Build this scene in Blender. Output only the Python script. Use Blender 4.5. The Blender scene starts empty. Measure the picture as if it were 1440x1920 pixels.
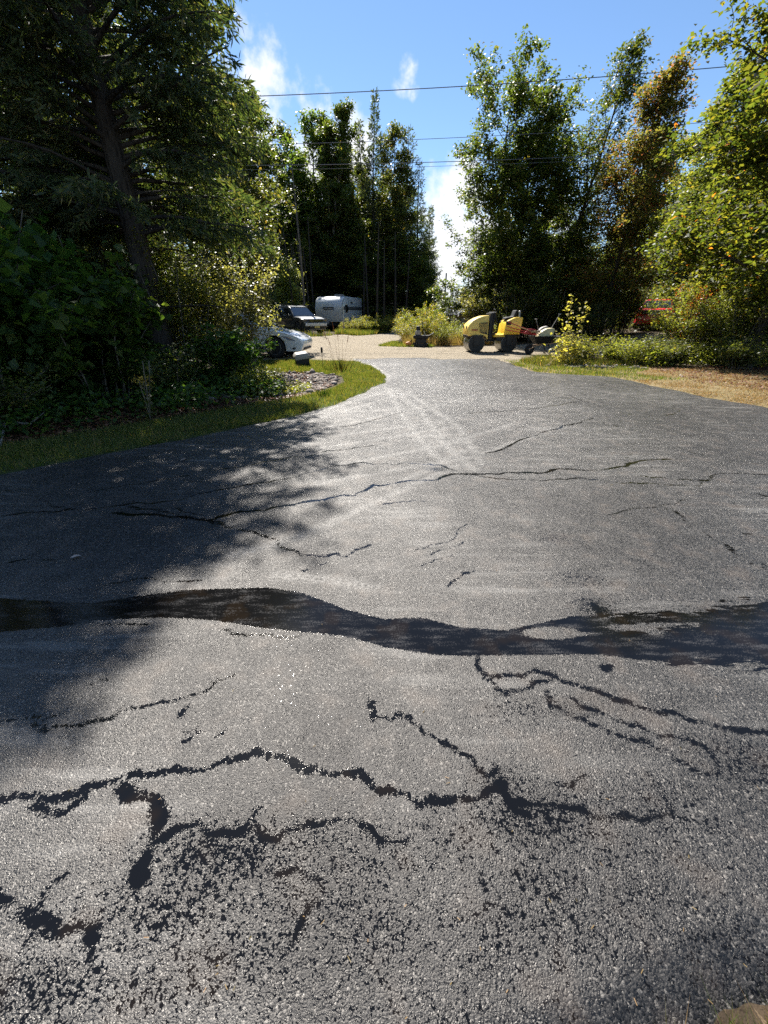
import bpy, bmesh, math, random
import numpy as np
from mathutils import Vector, Matrix
from mathutils.geometry import delaunay_2d_cdt

# ------------------------------------------------------------------ camera, sky, sun, exposure
SC = bpy.context.scene
COL = SC.collection
PITCH = math.radians(27.04)          # camera looks down at the driveway
FPX = 721.0                          # focal length in pixels of the 1440 x 1920 photograph
CAMH = 1.5
SUN_AZ = math.radians(-19.0)         # measured from +Y towards +X
SUN_EL = math.radians(50.0)

cam_data = bpy.data.cameras.new('camera')
cam_data.sensor_fit = 'VERTICAL'
cam_data.sensor_height = 24.0
cam_data.lens = FPX / 1920.0 * 24.0
cam_data.clip_start = 0.02
cam_data.clip_end = 3000.0
cam = bpy.data.objects.new('camera', cam_data)
COL.objects.link(cam)
cam.location = (0, 0, CAMH)
cam.rotation_euler = (math.pi / 2 - PITCH, 0, 0)
SC.camera = cam

def cdir(px, py):
    cp, sp = math.cos(PITCH), math.sin(PITCH)
    r = (px - 720.0) / FPX
    u = (960.0 - py) / FPX
    return Vector((r, cp + u * sp, -sp + u * cp))

world = bpy.data.worlds.new('World')
SC.world = world
world.use_nodes = True
wt = world.node_tree
wt.nodes.clear()
def wn(t, **k):
    n = wt.nodes.new(t)
    for a, b in k.items():
        setattr(n, a, b)
    return n
def wmath(op, a, b=None, clamp=False):
    n = wn('ShaderNodeMath', operation=op, use_clamp=clamp)
    for i, v in enumerate((a, b)):
        if v is None: continue
        if isinstance(v, (int, float)): n.inputs[i].default_value = v
        else: wt.links.new(v, n.inputs[i])
    return n.outputs[0]
sky = wn('ShaderNodeTexSky', sky_type='NISHITA', sun_disc=False)
sky.sun_elevation = SUN_EL
sky.sun_rotation = SUN_AZ
sky.altitude = 200
sky.air_density = 1.0
sky.dust_density = 0.05
sky.ozone_density = 3.0
skyc = wn('ShaderNodeHueSaturation')
skyc.inputs['Saturation'].default_value = 1.06
wt.links.new(sky.outputs[0], skyc.inputs['Color'])
tc = wn('ShaderNodeTexCoord')
# fair-weather clouds: white cumulus scattered low in the sky, thinning out overhead
nz = wn('ShaderNodeTexNoise'); nz.inputs['Scale'].default_value = 7.5; nz.inputs['Detail'].default_value = 9; nz.inputs['Roughness'].default_value = 0.58
wt.links.new(tc.outputs['Generated'], nz.inputs['Vector'])
clouds = [((485, 140), 4.8, .97), ((515, 180), 4.4, .97), ((560, 210), 3.6, .92), ((546, 120), 1.5, .55), ((762, 143), 1.6, .58), ((785, 176), 1.1, .55),
          ((835, 350), 3.6, .95), ((868, 390), 3.2, .85), ((850, 500), 5.0, 1.0), ((890, 480), 5.0, 1.0), ((650, 265), 3.0, .8), ((560, 340), 5.0, .95), ((815, 430), 3.5, .9), ((540, 270), 3.5, .9),
          ((250, 420), 7.0, .8), ((1000, 560), 8.0, .9), ((1290, 300), 3.0, .5)]
acc = None
for (pp, rad, amt) in clouds:
    d = cdir(*pp).normalized()
    dn = wn('ShaderNodeVectorMath', operation='DOT_PRODUCT')
    wt.links.new(tc.outputs['Generated'], dn.inputs[0]); dn.inputs[1].default_value = d
    mr = wn('ShaderNodeMapRange', interpolation_type='SMOOTHSTEP')
    wt.links.new(dn.outputs['Value'], mr.inputs['Value'])
    mr.inputs['From Min'].default_value = math.cos(math.radians(rad * 1.6)); mr.inputs['From Max'].default_value = math.cos(math.radians(rad * .35))
    mr.inputs['To Min'].default_value = 0; mr.inputs['To Max'].default_value = amt
    acc = mr.outputs[0] if acc is None else wmath('MAXIMUM', acc, mr.outputs[0])
# the same kind of cloud goes on all around outside the view
nb = wn('ShaderNodeTexNoise'); nb.inputs['Scale'].default_value = 2.2; nb.inputs['Detail'].default_value = 2
wt.links.new(tc.outputs['Generated'], nb.inputs['Vector'])
dn = wn('ShaderNodeVectorMath', operation='DOT_PRODUCT'); wt.links.new(tc.outputs['Generated'], dn.inputs[0]); dn.inputs[1].default_value = (0, 1, 0)
away = wn('ShaderNodeMapRange'); wt.links.new(dn.outputs['Value'], away.inputs['Value'])
away.inputs['From Min'].default_value = .55; away.inputs['From Max'].default_value = .3
wide = wn('ShaderNodeMapRange', interpolation_type='SMOOTHSTEP'); wt.links.new(nb.outputs['Fac'], wide.inputs['Value'])
wide.inputs['From Min'].default_value = .5; wide.inputs['From Max'].default_value = .68; wide.inputs['To Max'].default_value = .9
acc = wmath('MAXIMUM', acc, wmath('MULTIPLY', wide.outputs[0], away.outputs[0]))
dens = wmath('ADD', wmath('MULTIPLY', acc, .335), nz.outputs['Fac'])
cm = wn('ShaderNodeMapRange', interpolation_type='SMOOTHSTEP'); wt.links.new(dens, cm.inputs['Value'])
cm.inputs['From Min'].default_value = .70; cm.inputs['From Max'].default_value = .86
cloudcol = wn('ShaderNodeMix', data_type='RGBA')
wt.links.new(nz.outputs['Fac'], cloudcol.inputs['Factor'])
cloudcol.inputs['A'].default_value = (5.4, 5.7, 6.3, 1); cloudcol.inputs['B'].default_value = (7.6, 7.6, 7.6, 1)
mx = wn('ShaderNodeMix', data_type='RGBA')
wt.links.new(cm.outputs[0], mx.inputs['Factor'])
wt.links.new(skyc.outputs[0], mx.inputs['A']); wt.links.new(cloudcol.outputs['Result'], mx.inputs['B'])
bg = wn('ShaderNodeBackground'); bg.inputs['Strength'].default_value = 0.067
wt.links.new(mx.outputs['Result'], bg.inputs['Color'])
wo = wn('ShaderNodeOutputWorld'); wt.links.new(bg.outputs[0], wo.inputs[0])

sun_data = bpy.data.lights.new('sun', 'SUN')
sun_data.energy = 5.0
sun_data.angle = math.radians(0.53)
sun_data.color = (1.0, 0.955, 0.88)
sun = bpy.data.objects.new('sun', sun_data)
COL.objects.link(sun)
to_sun = Vector((math.sin(SUN_AZ) * math.cos(SUN_EL), math.cos(SUN_AZ) * math.cos(SUN_EL), math.sin(SUN_EL)))
sun.rotation_euler = to_sun.to_track_quat('Z', 'Y').to_euler()
sun.location = to_sun * 100

SC.view_settings.view_transform = 'Standard'
SC.view_settings.look = 'None'
SC.view_settings.exposure = 1.36
SC.view_settings.gamma = 1.0
SC.view_settings.use_curve_mapping = False
SC.render.engine = 'CYCLES'
SC.cycles.max_bounces = 4
SC.cycles.diffuse_bounces = 2
SC.cycles.glossy_bounces = 2
SC.cycles.transmission_bounces = 3
SC.cycles.use_adaptive_sampling = True
SC.cycles.adaptive_threshold = 0.02
SC.cycles.use_denoising = False
SC.cycles.sample_clamp_indirect = 3.0
SC.cycles.transparent_max_bounces = 6
SC.cycles.caustics_reflective = False
SC.cycles.caustics_refractive = False

# ------------------------------------------------------------------ small helpers
PI = math.pi
def sstep(a, b, x):
    t = np.clip((np.asarray(x, float) - a) / (b - a), 0, 1)
    return t * t * (3 - 2 * t)
def gp(px, py, z=0.0):
    d = cdir(px, py)
    t = (z - CAMH) / d.z
    return (d.x * t, d.y * t)
def at(px, py, Y):
    d = cdir(px, py)
    t = Y / d.y
    return Vector((d.x * t, Y, CAMH + d.z * t))

def tag(o, label=None, cat=None, group=None, kind=None):
    if label: o['label'] = label
    if cat: o['category'] = cat
    if group: o['group'] = group
    if kind: o['kind'] = kind
    return o
def empty(name, loc=(0, 0, 0), rz=0.0):
    o = bpy.data.objects.new(name, None)
    o.empty_display_size = .1
    COL.objects.link(o)
    o.location = loc
    o.rotation_euler = (0, 0, rz)
    return o
def link(name, me, mat=None, parent=None):
    o = bpy.data.objects.new(name, me)
    COL.objects.link(o)
    if mat is not None and not me.materials: me.materials.append(mat)
    if parent is not None: o.parent = parent
    return o
def np_mesh(name, V, faces, smooth=False):
    """faces: list of int arrays (n,3) or (n,4)"""
    me = bpy.data.meshes.new(name)
    V = np.asarray(V, np.float32)
    me.vertices.add(len(V)); me.vertices.foreach_set('co', V.ravel())
    faces = [np.asarray(f, np.int32) for f in faces if len(f)]
    tot = np.concatenate([np.full(len(f), f.shape[1], np.int32) for f in faces])
    idx = np.concatenate([f.ravel() for f in faces])
    start = np.concatenate([[0], np.cumsum(tot)[:-1]]).astype(np.int32)
    me.loops.add(len(idx)); me.loops.foreach_set('vertex_index', idx)
    me.polygons.add(len(tot)); me.polygons.foreach_set('loop_start', start); me.polygons.foreach_set('loop_total', tot)
    if smooth: me.polygons.foreach_set('use_smooth', np.ones(len(tot), bool))
    me.update(calc_edges=True)
    return me

class MB:
    """collects shapes into one mesh"""
    def __init__(s): s.v = []; s.f = []; s.n = 0
    def add(s, V, F):
        V = [tuple(p) for p in V]
        s.v += V; s.f += [tuple(i + s.n for i in f) for f in F]; s.n += len(V); return s
    def box(s, c, d, rz=0.0, ry=0.0, rx=0.0):
        M = Matrix.Translation(c) @ Matrix.Rotation(rz, 4, 'Z') @ Matrix.Rotation(ry, 4, 'Y') @ Matrix.Rotation(rx, 4, 'X')
        V = [M @ Vector((x * d[0] / 2, y * d[1] / 2, z * d[2] / 2)) for x in (-1, 1) for y in (-1, 1) for z in (-1, 1)]
        return s.add(V, [(0, 1, 3, 2), (4, 6, 7, 5), (0, 4, 5, 1), (2, 3, 7, 6), (0, 2, 6, 4), (1, 5, 7, 3)])
    def tube(s, pts, rads, k=8, caps=True):
        pts = [Vector(p) for p in pts]
        if isinstance(rads, (int, float)): rads = [rads] * len(pts)
        V = []; F = []
        t0 = (pts[1] - pts[0]).normalized()
        u = t0.orthogonal().normalized()
        for i, p in enumerate(pts):
            t = (pts[min(i + 1, len(pts) - 1)] - pts[max(i - 1, 0)]).normalized()
            u = (u - t * u.dot(t)).normalized(); w = t.cross(u)
            for j in range(k):
                a = 2 * PI * j / k
                V.append(p + (u * math.cos(a) + w * math.sin(a)) * rads[i])
        for i in range(len(pts) - 1):
            for j in range(k):
                F.append((i * k + j, i * k + (j + 1) % k, (i + 1) * k + (j + 1) % k, (i + 1) * k + j))
        if caps: F += [tuple(range(k))[::-1], tuple((len(pts) - 1) * k + j for j in range(k))]
        return s.add(V, F)
    def slab(s, prof, wf, yoff=0.0):
        """closed side profile [(x,z)...] extruded sideways to half width wf(x,z)"""
        n = len(prof)
        V = [(x, yoff + wf(x, z), z) for x, z in prof] + [(x, yoff - wf(x, z), z) for x, z in prof]
        F = [tuple(range(n)), tuple(range(2 * n - 1, n - 1, -1))]
        F += [(i, n + i, n + (i + 1) % n, (i + 1) % n) for i in range(n)]
        return s.add(V, F)
    def lathe(s, prof, axis='Y', c=(0, 0, 0), k=24):
        """prof [(r, h)...] turned about an axis"""
        V = []; F = []
        for r, h in prof:
            for j in range(k):
                a = 2 * PI * j / k
                p = {'Y': (r * math.cos(a), h, r * math.sin(a)), 'Z': (r * math.cos(a), r * math.sin(a), h), 'X': (h, r * math.cos(a), r * math.sin(a))}[axis]
                V.append((p[0] + c[0], p[1] + c[1], p[2] + c[2]))
        for i in range(len(prof) - 1):
            for j in range(k):
                F.append((i * k + j, i * k + (j + 1) % k, (i + 1) * k + (j + 1) % k, (i + 1) * k + j))
        F += [tuple(range(k))[::-1], tuple((len(prof) - 1) * k + j for j in range(k))]
        return s.add(V, F)
    def build(s, name, mat, parent=None, bevel=0.0, seg=2, smooth=False, loc=None, rz=None):
        me = bpy.data.meshes.new(name)
        me.from_pydata(s.v, [], s.f)
        bm = bmesh.new(); bm.from_mesh(me)
        bmesh.ops.recalc_face_normals(bm, faces=bm.faces)
        if bevel > 0:
            ed = [e for e in bm.edges if len(e.link_faces) == 2 and e.calc_face_angle(0) > math.radians(32)]
            try: bmesh.ops.bevel(bm, geom=ed, offset=bevel, segments=seg, affect='EDGES', clamp_overlap=True, profile=.5)
            except Exception: pass
        if smooth:
            for f in bm.faces: f.smooth = True
            for e in bm.edges:
                if len(e.link_faces) == 2 and e.calc_face_angle(0) > math.radians(38): e.smooth = False
        bm.to_mesh(me); bm.free()
        o = link(name, me, mat, parent)
        if loc is not None: o.location = loc
        if rz is not None: o.rotation_euler[2] = rz
        return o

# ------------------------------------------------------------------ materials
class NT:
    def __init__(s, name):
        s.m = bpy.data.materials.new(name); s.m.use_nodes = True
        s.t = s.m.node_tree; s.t.nodes.clear()
        s.out = s.n('ShaderNodeOutputMaterial')
    def n(s, t, **k):
        nd = s.t.nodes.new(t)
        for a, b in k.items(): setattr(nd, a, b)
        return nd
    def put(s, sock, v):
        if isinstance(v, bpy.types.NodeSocket): s.t.links.new(v, sock)
        elif isinstance(v, (tuple, list)) and len(v) == 3 and sock.type == 'RGBA': sock.default_value = (*v, 1)
        else: sock.default_value = v
    def math(s, op, a, b=None, c=None, clamp=False):
        nd = s.n('ShaderNodeMath', operation=op, use_clamp=clamp)
        for i, v in enumerate((a, b, c)):
            if v is not None: s.put(nd.inputs[i], v)
        return nd.outputs[0]
    def mix(s, f, a, b):
        nd = s.n('ShaderNodeMix', data_type='RGBA')
        s.put(nd.inputs['Factor'], f); s.put(nd.inputs['A'], a); s.put(nd.inputs['B'], b)
        return nd.outputs['Result']
    def mixf(s, f, a, b):
        nd = s.n('ShaderNodeMix', data_type='FLOAT')
        s.put(nd.inputs['Factor'], f); s.put(nd.inputs['A'], a); s.put(nd.inputs['B'], b)
        return nd.outputs['Result']
    def step(s, v, a, b, lo=0.0, hi=1.0):
        nd = s.n('ShaderNodeMapRange', interpolation_type='SMOOTHSTEP')
        s.put(nd.inputs['Value'], v); s.put(nd.inputs['From Min'], a); s.put(nd.inputs['From Max'], b)
        s.put(nd.inputs['To Min'], lo); s.put(nd.inputs['To Max'], hi)
        return nd.outputs[0]
    def noise(s, scale, detail=2.0, rough=.5, vec=None, out='Fac', dist=0.0):
        nd = s.n('ShaderNodeTexNoise')
        nd.inputs['Scale'].default_value = scale; nd.inputs['Detail'].default_value = detail; nd.inputs['Roughness'].default_value = rough; nd.inputs['Distortion'].default_value = dist
        s.t.links.new(vec if vec is not None else s.obj(), nd.inputs['Vector'])
        return nd.outputs[out]
    def vor(s, scale, feature='F1', out='Distance', vec=None):
        nd = s.n('ShaderNodeTexVoronoi', feature=feature)
        nd.inputs['Scale'].default_value = scale
        s.t.links.new(vec if vec is not None else s.obj(), nd.inputs['Vector'])
        return nd.outputs[out]
    def obj(s):
        if not hasattr(s, '_o'): s._o = s.n('ShaderNodeTexCoord').outputs['Object']
        return s._o
    def scaled(s, x, y, z, rz=0.0):
        nd = s.n('ShaderNodeMapping'); s.t.links.new(s.obj(), nd.inputs['Vector'])
        nd.inputs['Scale'].default_value = (x, y, z); nd.inputs['Rotation'].default_value = (0, 0, rz)
        return nd.outputs[0]
    def attr(s, name): 
        nd = s.n('ShaderNodeAttribute'); nd.attribute_name = name
        return nd.outputs['Fac']
    def island(s): return s.n('ShaderNodeNewGeometry').outputs['Random Per Island']
    def bump(s, h, strength=.5, dist=.01, normal=None):
        nd = s.n('ShaderNodeBump'); nd.inputs['Strength'].default_value = strength; nd.inputs['Distance'].default_value = dist
        s.put(nd.inputs['Height'], h)
        if normal is not None: s.t.links.new(normal, nd.inputs['Normal'])
        return nd.outputs[0]
    def ramp(s, v, stops):
        nd = s.n('ShaderNodeValToRGB'); el = nd.color_ramp.elements
        while len(el) < len(stops): el.new(.5)
        for e, (p, c) in zip(el, stops): e.position = p; e.color = (*c, 1)
        s.put(nd.inputs[0], v)
        return nd.outputs[0]
    def pbr(s, col, rough=.5, spec=.5, metal=0.0, coat=0.0, normal=None, coat_rough=.05, tint=None):
        b = s.n('ShaderNodeBsdfPrincipled')
        if tint is not None: b.inputs['Specular Tint'].default_value = (*tint, 1)
        s.put(b.inputs['Base Color'], col); s.put(b.inputs['Roughness'], rough); s.put(b.inputs['Specular IOR Level'], spec)
        s.put(b.inputs['Metallic'], metal); s.put(b.inputs['Coat Weight'], coat); b.inputs['Coat Roughness'].default_value = coat_rough
        if normal is not None: s.t.links.new(normal, b.inputs['Normal'])
        s.t.links.new(b.outputs[0], s.out.inputs['Surface'])
        return b

def plain(name, col, rough=.5, spec=.5, metal=0.0, coat=0.0, dirt=.12, scale=14):
    m = NT(name)
    nz = m.noise(scale, 4, .6)
    dk = tuple(c * (1 - dirt * 2) for c in col); lt = tuple(min(1, c * (1 + dirt)) for c in col)
    m.pbr(m.mix(nz, dk, lt), m.mixf(nz, max(.02, rough - .06), min(1, rough + .1)), spec, metal, coat)
    return m.m
def leafmat(name, stops, trans=.4, tcol=(.16, .26, .03), rough=.5, spec=.28):
    m = NT(name)
    stops = [(p, (min(.8, c[0] * 1.85), min(.8, c[1] * 1.38), c[2] * 1.35)) for p, c in stops]
    r = m.island()
    oi = m.n('ShaderNodeObjectInfo').outputs['Random']
    c = m.ramp(r, stops)
    hs = m.n('ShaderNodeHueSaturation'); m.put(hs.inputs['Color'], c)
    m.put(hs.inputs['Value'], m.math('ADD', m.math('MULTIPLY', oi, .35), .82)); m.put(hs.inputs['Hue'], m.math('ADD', m.math('MULTIPLY', oi, .03), .485))
    c = hs.outputs[0]
    b = m.n('ShaderNodeBsdfPrincipled'); m.put(b.inputs['Base Color'], c); b.inputs['Roughness'].default_value = rough; b.inputs['Specular IOR Level'].default_value = spec
    t = m.n('ShaderNodeBsdfTranslucent')
    mul = m.n('ShaderNodeMix', data_type='RGBA', blend_type='MULTIPLY'); mul.inputs['Factor'].default_value = 1
    m.put(mul.inputs['A'], c); m.put(mul.inputs['B'], tcol)
    m.put(t.inputs['Color'], mul.outputs['Result'])
    ms = m.n('ShaderNodeMixShader'); ms.inputs[0].default_value = min(.6, trans * 1.2)
    m.t.links.new(b.outputs[0], ms.inputs[1]); m.t.links.new(t.outputs[0], ms.inputs[2]); m.t.links.new(ms.outputs[0], m.out.inputs['Surface'])
    return m.m
def barkmat(name, a, b, scale=9):
    m = NT(name)
    v = m.scaled(1, 1, .18)
    n1 = m.noise(scale, 6, .65, v); n2 = m.vor(scale * 2.2, vec=v)
    h = m.math('ADD', n1, m.math('MULTIPLY', n2, .7))
    m.pbr(m.mix(m.step(h, .45, 1.0), a, b), .85, .2, normal=m.bump(h, .9, .03))
    return m.m

TC = (2.6, 2.7, .9)     # light coming through a leaf is yellower than light off its face
M = {}
M['hemlock'] = leafmat('hemlock_needles', [(0, (.016, .034, .016)), (.5, (.028, .050, .024)), (.85, (.046, .070, .034)), (1, (.085, .092, .045))], .32, TC)
M['pine'] = leafmat('pine_needles', [(0, (.020, .038, .018)), (.6, (.034, .058, .026)), (1, (.060, .085, .035))], .25, TC)
M['oak'] = leafmat('oak_leaves', [(0, (.022, .044, .014)), (.6, (.040, .072, .020)), (.93, (.065, .098, .028)), (1, (.11, .11, .03))], .34, TC, .42, .4)
M['wood'] = leafmat('woodland_leaves', [(0, (.024, .044, .016)), (.6, (.042, .068, .022)), (.93, (.070, .092, .03)), (1, (.12, .10, .03))], .34, TC, .45, .35)
M['maple_dark'] = leafmat('maple_leaves_dark', [(0, (.018, .050, .014)), (.7, (.030, .078, .020)), (1, (.055, .105, .026))], .4, TC)
M['maple_yellow'] = leafmat('maple_leaves_yellow_green', [(0, (.020, .042, .012)), (.5, (.040, .064, .016)), (.9, (.068, .088, .020)), (.985, (.10, .11, .02)), (1, (.22, .09, .02))], .45, TC)
M['maple_turning'] = leafmat('maple_leaves_turning', [(0, (.035, .060, .018)), (.6, (.070, .090, .022)), (.85, (.10, .095, .03)), (1, (.17, .085, .05))], .45, (2.4, 2.2, 1.2))
M['orange'] = leafmat('orange_leaves', [(0, (.06, .075, .02)), (.35, (.22, .14, .02)), (.7, (.30, .11, .02)), (1, (.14, .045, .03))], .4, (2.2, 2.0, 1.0))
M['shrub'] = leafmat('shrub_leaves', [(0, (.040, .065, .018)), (.6, (.070, .100, .026)), (1, (.12, .145, .04))], .42, TC, .42, .4)
M['silver'] = leafmat('pale_shrub_leaves', [(0, (.060, .080, .032)), (.6, (.085, .112, .052)), (1, (.14, .165, .075))], .46, TC, .38, .5)
M['goldenrod'] = leafmat('goldenrod_leaves', [(0, (.046, .070, .018)), (.6, (.080, .105, .026)), (.9, (.12, .14, .03)), (1, (.22, .17, .02))], .42, TC)
M['sapling'] = leafmat('sapling_leaves', [(0, (.09, .115, .04)), (.6, (.14, .165, .06)), (1, (.20, .21, .08))], .4, TC)
M['grass'] = leafmat('grass_blades', [(0, (.022, .046, .012)), (.45, (.040, .070, .018)), (.8, (.072, .096, .026)), (1, (.15, .13, .065))], .38, (2.2, 2.2, .8), .5, .3)
M['dry_grass'] = leafmat('dry_grass_blades', [(0, (.070, .076, .024)), (.4, (.13, .115, .05)), (.8, (.19, .155, .08)), (1, (.09, .10, .025))], .3, (1.8, 1.7, 1.0), .6, .3)
M['bark_dark'] = barkmat('hemlock_bark', (.016, .013, .011), (.060, .050, .042))
M['bark_grey'] = barkmat('grey_bark', (.045, .040, .034), (.14, .125, .105))
M['bark_pale'] = barkmat('pale_bark', (.14, .125, .105), (.30, .27, .23))
M['pole_wood'] = barkmat('weathered_pole', (.17, .145, .12), (.30, .265, .22), 5)

# ------------------------------------------------------------------ terrain
def az(x, y):                              # level of the paved surface
    return 0.2 * sstep(13, 27, y) + 0.0 * np.asarray(x, float)
def gz(x, y):                              # level of the bare ground
    x = np.asarray(x, float); y = np.asarray(y, float)
    z = az(x, y) - .04
    z = z + .13 * sstep(-1.6, -3.4, x) * sstep(11.5, 14, y)
    z = z - .28 * np.exp(-((x + 2.5) / 1.0) ** 2 - ((y - 10.3) / 1.5) ** 2)
    z = z + .62 * sstep(9, 16, x) * sstep(15, 25, y)
    z = z + .25 * sstep(-4.5, -9, x) * sstep(4, 8, y)
    z = z - 1.1 * sstep(46, 72, y)
    z = z + .018 * np.sin(x * 1.7 + 1.3 * np.sin(y * .9)) * np.sin(y * 1.3 + .7) * sstep(8.2, 9.5, np.abs(x - 1) + .3)
    return z
def gzf(x, y): return float(gz(x, y))

# outline of the paving, traced from the verges: x of the left and right edge at each distance y
_L = [gp(*p) for p in [(655, 674), (694, 685), (716, 699), (725, 712), (703, 722), (665, 740), (626, 757), (577, 770), (544, 779), (428, 803), (280, 832), (155, 855), (90, 866), (0, 885)]]
_L = [(x, y) for x, y in _L] + [(-5.6, 2.9), (-8.0, 1.2), (-8.6, -3)]
_R = [gp(*p) for p in [(952, 679), (990, 691), (1027, 700.5), (1100, 702.5), (1151, 704.5), (1184, 712), (1240, 724), (1318, 741), (1387, 753), (1440, 762)]]
_R = _R + [(7.45, 5.5), (7.8, 3.0), (8.0, -3)]
_LY = np.array([p[1] for p in _L])[::-1]; _LX = np.array([p[0] for p in _L])[::-1]
_RY = np.array([p[1] for p in _R])[::-1]; _RX = np.array([p[0] for p in _R])[::-1]
YFAR = max(_LY[-1], 16.0)
def smooth_interp(y, Y, X):
    y = np.asarray(y, float)
    w = .03 * np.maximum(y, 1)
    return sum(np.interp(y + k * w, Y, X) * c for k, c in ((-1, .2), (-.5, .25), (0, .1), (.5, .25), (1, .2)))
def xl(y): return smooth_interp(y, _LY, _LX) + .03 * np.sin(np.asarray(y) * 5.1) + .02 * np.sin(np.asarray(y) * 13.7)
def xr(y): return smooth_interp(y, _RY, _RX) + .04 * np.sin(np.asarray(y) * 4.3 + 1) + .02 * np.sin(np.asarray(y) * 12.1)

# ---- traced cracks (pixels of the photograph put down on the ground): points, half width in metres
CR = [
 ([(-40, 1500), (30, 1492), (60, 1488), (100, 1500), (135, 1490), (200, 1468), (240, 1450), (330, 1441), (400, 1434), (450, 1420), (500, 1415), (540, 1422), (590, 1438), (640, 1450), (700, 1475), (760, 1490), (820, 1502), (870, 1498), (915, 1482), (945, 1470)], .017),
 ([(60, 1510), (100, 1525), (120, 1525), (160, 1495)], .015),
 ([(225, 1475), (270, 1492), (297, 1515), (298, 1545), (283, 1580), (270, 1612), (262, 1645)], .024),
 ([(-40, 1680), (0, 1690), (30, 1712), (60, 1722), (100, 1737), (140, 1735), (185, 1738)], .018), ([(60, 1722), (66, 1750), (50, 1772)], .016), ([(168, 1740), (172, 1770), (170, 1795)], .016), ([(72, 1705), (85, 1670), (100, 1655), (125, 1638)], .009),
 ([(290, 1575), (330, 1550), (370, 1543), (400, 1562), (430, 1560), (470, 1542), (484, 1518)], .013), ([(478, 1545), (490, 1572), (520, 1575), (550, 1553), (600, 1546), (660, 1537), (690, 1552), (740, 1578), (775, 1572)], .011),
 ([(693, 1312), (703, 1330), (700, 1350), (730, 1349), (768, 1344), (790, 1370), (850, 1402), (880, 1418), (893, 1445), (910, 1456), (935, 1440)], .012), ([(697, 1318), (700, 1338)], .016),
 ([(896, 1232), (908, 1262), (906, 1272), (930, 1290), (950, 1303), (990, 1294), (1030, 1276)], .012), ([(908, 1266), (950, 1266), (1000, 1258), (1040, 1267), (1060, 1280), (1120, 1296), (1180, 1316), (1240, 1336), (1300, 1352), (1350, 1364), (1480, 1380)], .015),
 ([(1026, 1296), (1032, 1325), (1070, 1341), (1120, 1360), (1170, 1380), (1212, 1390), (1250, 1406), (1290, 1432), (1322, 1452)], .011), ([(1072, 1308), (1100, 1328), (1150, 1348), (1200, 1360), (1230, 1380), (1300, 1392), (1335, 1410), (1346, 1430), (1340, 1452)], .011),
 ([(930, 1470), (955, 1500), (985, 1505), (1060, 1512), (1110, 1530), (1150, 1535), (1200, 1540), (1240, 1530)], .011), ([(1030, 1470), (1100, 1456)], .007), ([(945, 1490), (965, 1520), (990, 1530)], .016),
 ([(60, 1357), (85, 1372), (150, 1362), (210, 1346), (250, 1326), (310, 1316), (370, 1300), (400, 1280), (440, 1264)], .010), ([(-30, 1360), (0, 1355), (60, 1345), (120, 1335)], .006), ([(340, 1345), (352, 1322)], .018), ([(170, 1283), (205, 1277)], .006), ([(340, 1390), (365, 1380), (375, 1370)], .008), ([(405, 1382), (425, 1366)], .005), ([(345, 1372), (370, 1365)], .006),
 ([(130, 1172), (215, 1170), (280, 1170)], .008), ([(620, 1055), (600, 1060)], .012), ([(563, 1073), (580, 1069)], .016), ([(190, 1097), (310, 1092), (380, 1088)], .009),
 ([(240, 950), (300, 957), (350, 972), (400, 978), (440, 990), (480, 1000), (525, 1015), (550, 1032), (565, 1042), (610, 1044), (650, 1044), (660, 1036), (695, 1021)], .018), ([(325, 952), (385, 972), (420, 985)], .014),
 ([(210, 962), (300, 966), (375, 975), (425, 967), (480, 957), (550, 946), (625, 932), (690, 916), (720, 910), (820, 900), (860, 889), (930, 889), (1015, 887), (1095, 882), (1175, 875), (1195, 865), (1260, 862)], .026),
 ([(880, 889), (945, 897), (1020, 901), (1085, 896), (1150, 904), (1215, 906), (1310, 912), (1332, 896), (1365, 887), (1470, 893)], .016), ([(1200, 892), (1270, 899), (1315, 900)], .016), ([(1420, 925), (1470, 935)], .025),
 ([(0, 968), (100, 960), (200, 950), (280, 945), (375, 925), (475, 907), (575, 887), (680, 867), (720, 869), (805, 870), (855, 882)], .015), ([(150, 925), (330, 895), (480, 870), (610, 848), (700, 835)], .012), ([(605, 847), (640, 844)], .02),
 ([(910, 850), (1005, 817), (1050, 803), (1090, 790), (1110, 782)], .022), ([(1242, 952), (1280, 970), (1355, 1017), (1365, 1022), (1440, 1067), (1490, 1095)], .015), ([(1365, 1022), (1400, 1040), (1440, 1060)], .012), ([(1140, 965), (1245, 947), (1290, 937)], .010),
 ([(720, 945), (795, 940)], .014), ([(840, 1100), (860, 1082), (890, 1070)], .010), ([(790, 1060), (850, 1040)], .007), ([(800, 1040), (870, 1015)], .007), ([(780, 1030), (860, 990), (875, 982)], .007), ([(0, 1060), (100, 1050)], .010), ([(0, 915), (60, 930), (120, 955)], .012),
 ([(1060, 740), (1160, 772), (1185, 778)], .022), ([(1010, 765), (1090, 752), (1180, 757)], .016), ([(880, 775), (1010, 765)], .016), ([(1250, 780), (1275, 770)], .02), ([(1120, 790), (1200, 810), (1300, 850), (1380, 870)], .012), ([(1170, 870), (1185, 850)], .012), ([(640, 800), (760, 772)], .014),
 ([(1110, 1132), (1125, 1152)], .02), ([(1130, 1255), (1150, 1250)], .02), ([(1390, 1000), (1440, 1010)], .012), ([(1070, 1130), (1110, 1125)], .006),
 ([(900, 1640), (915, 1670)], .010), ([(520, 1640), (600, 1650)], .008), ([(420, 1180), (480, 1190), (560, 1195)], .010), ([(545, 1770), (560, 1740), (580, 1700)], .010), ([(1210, 1440), (1240, 1480), (1260, 1530)], .008),
]
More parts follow.
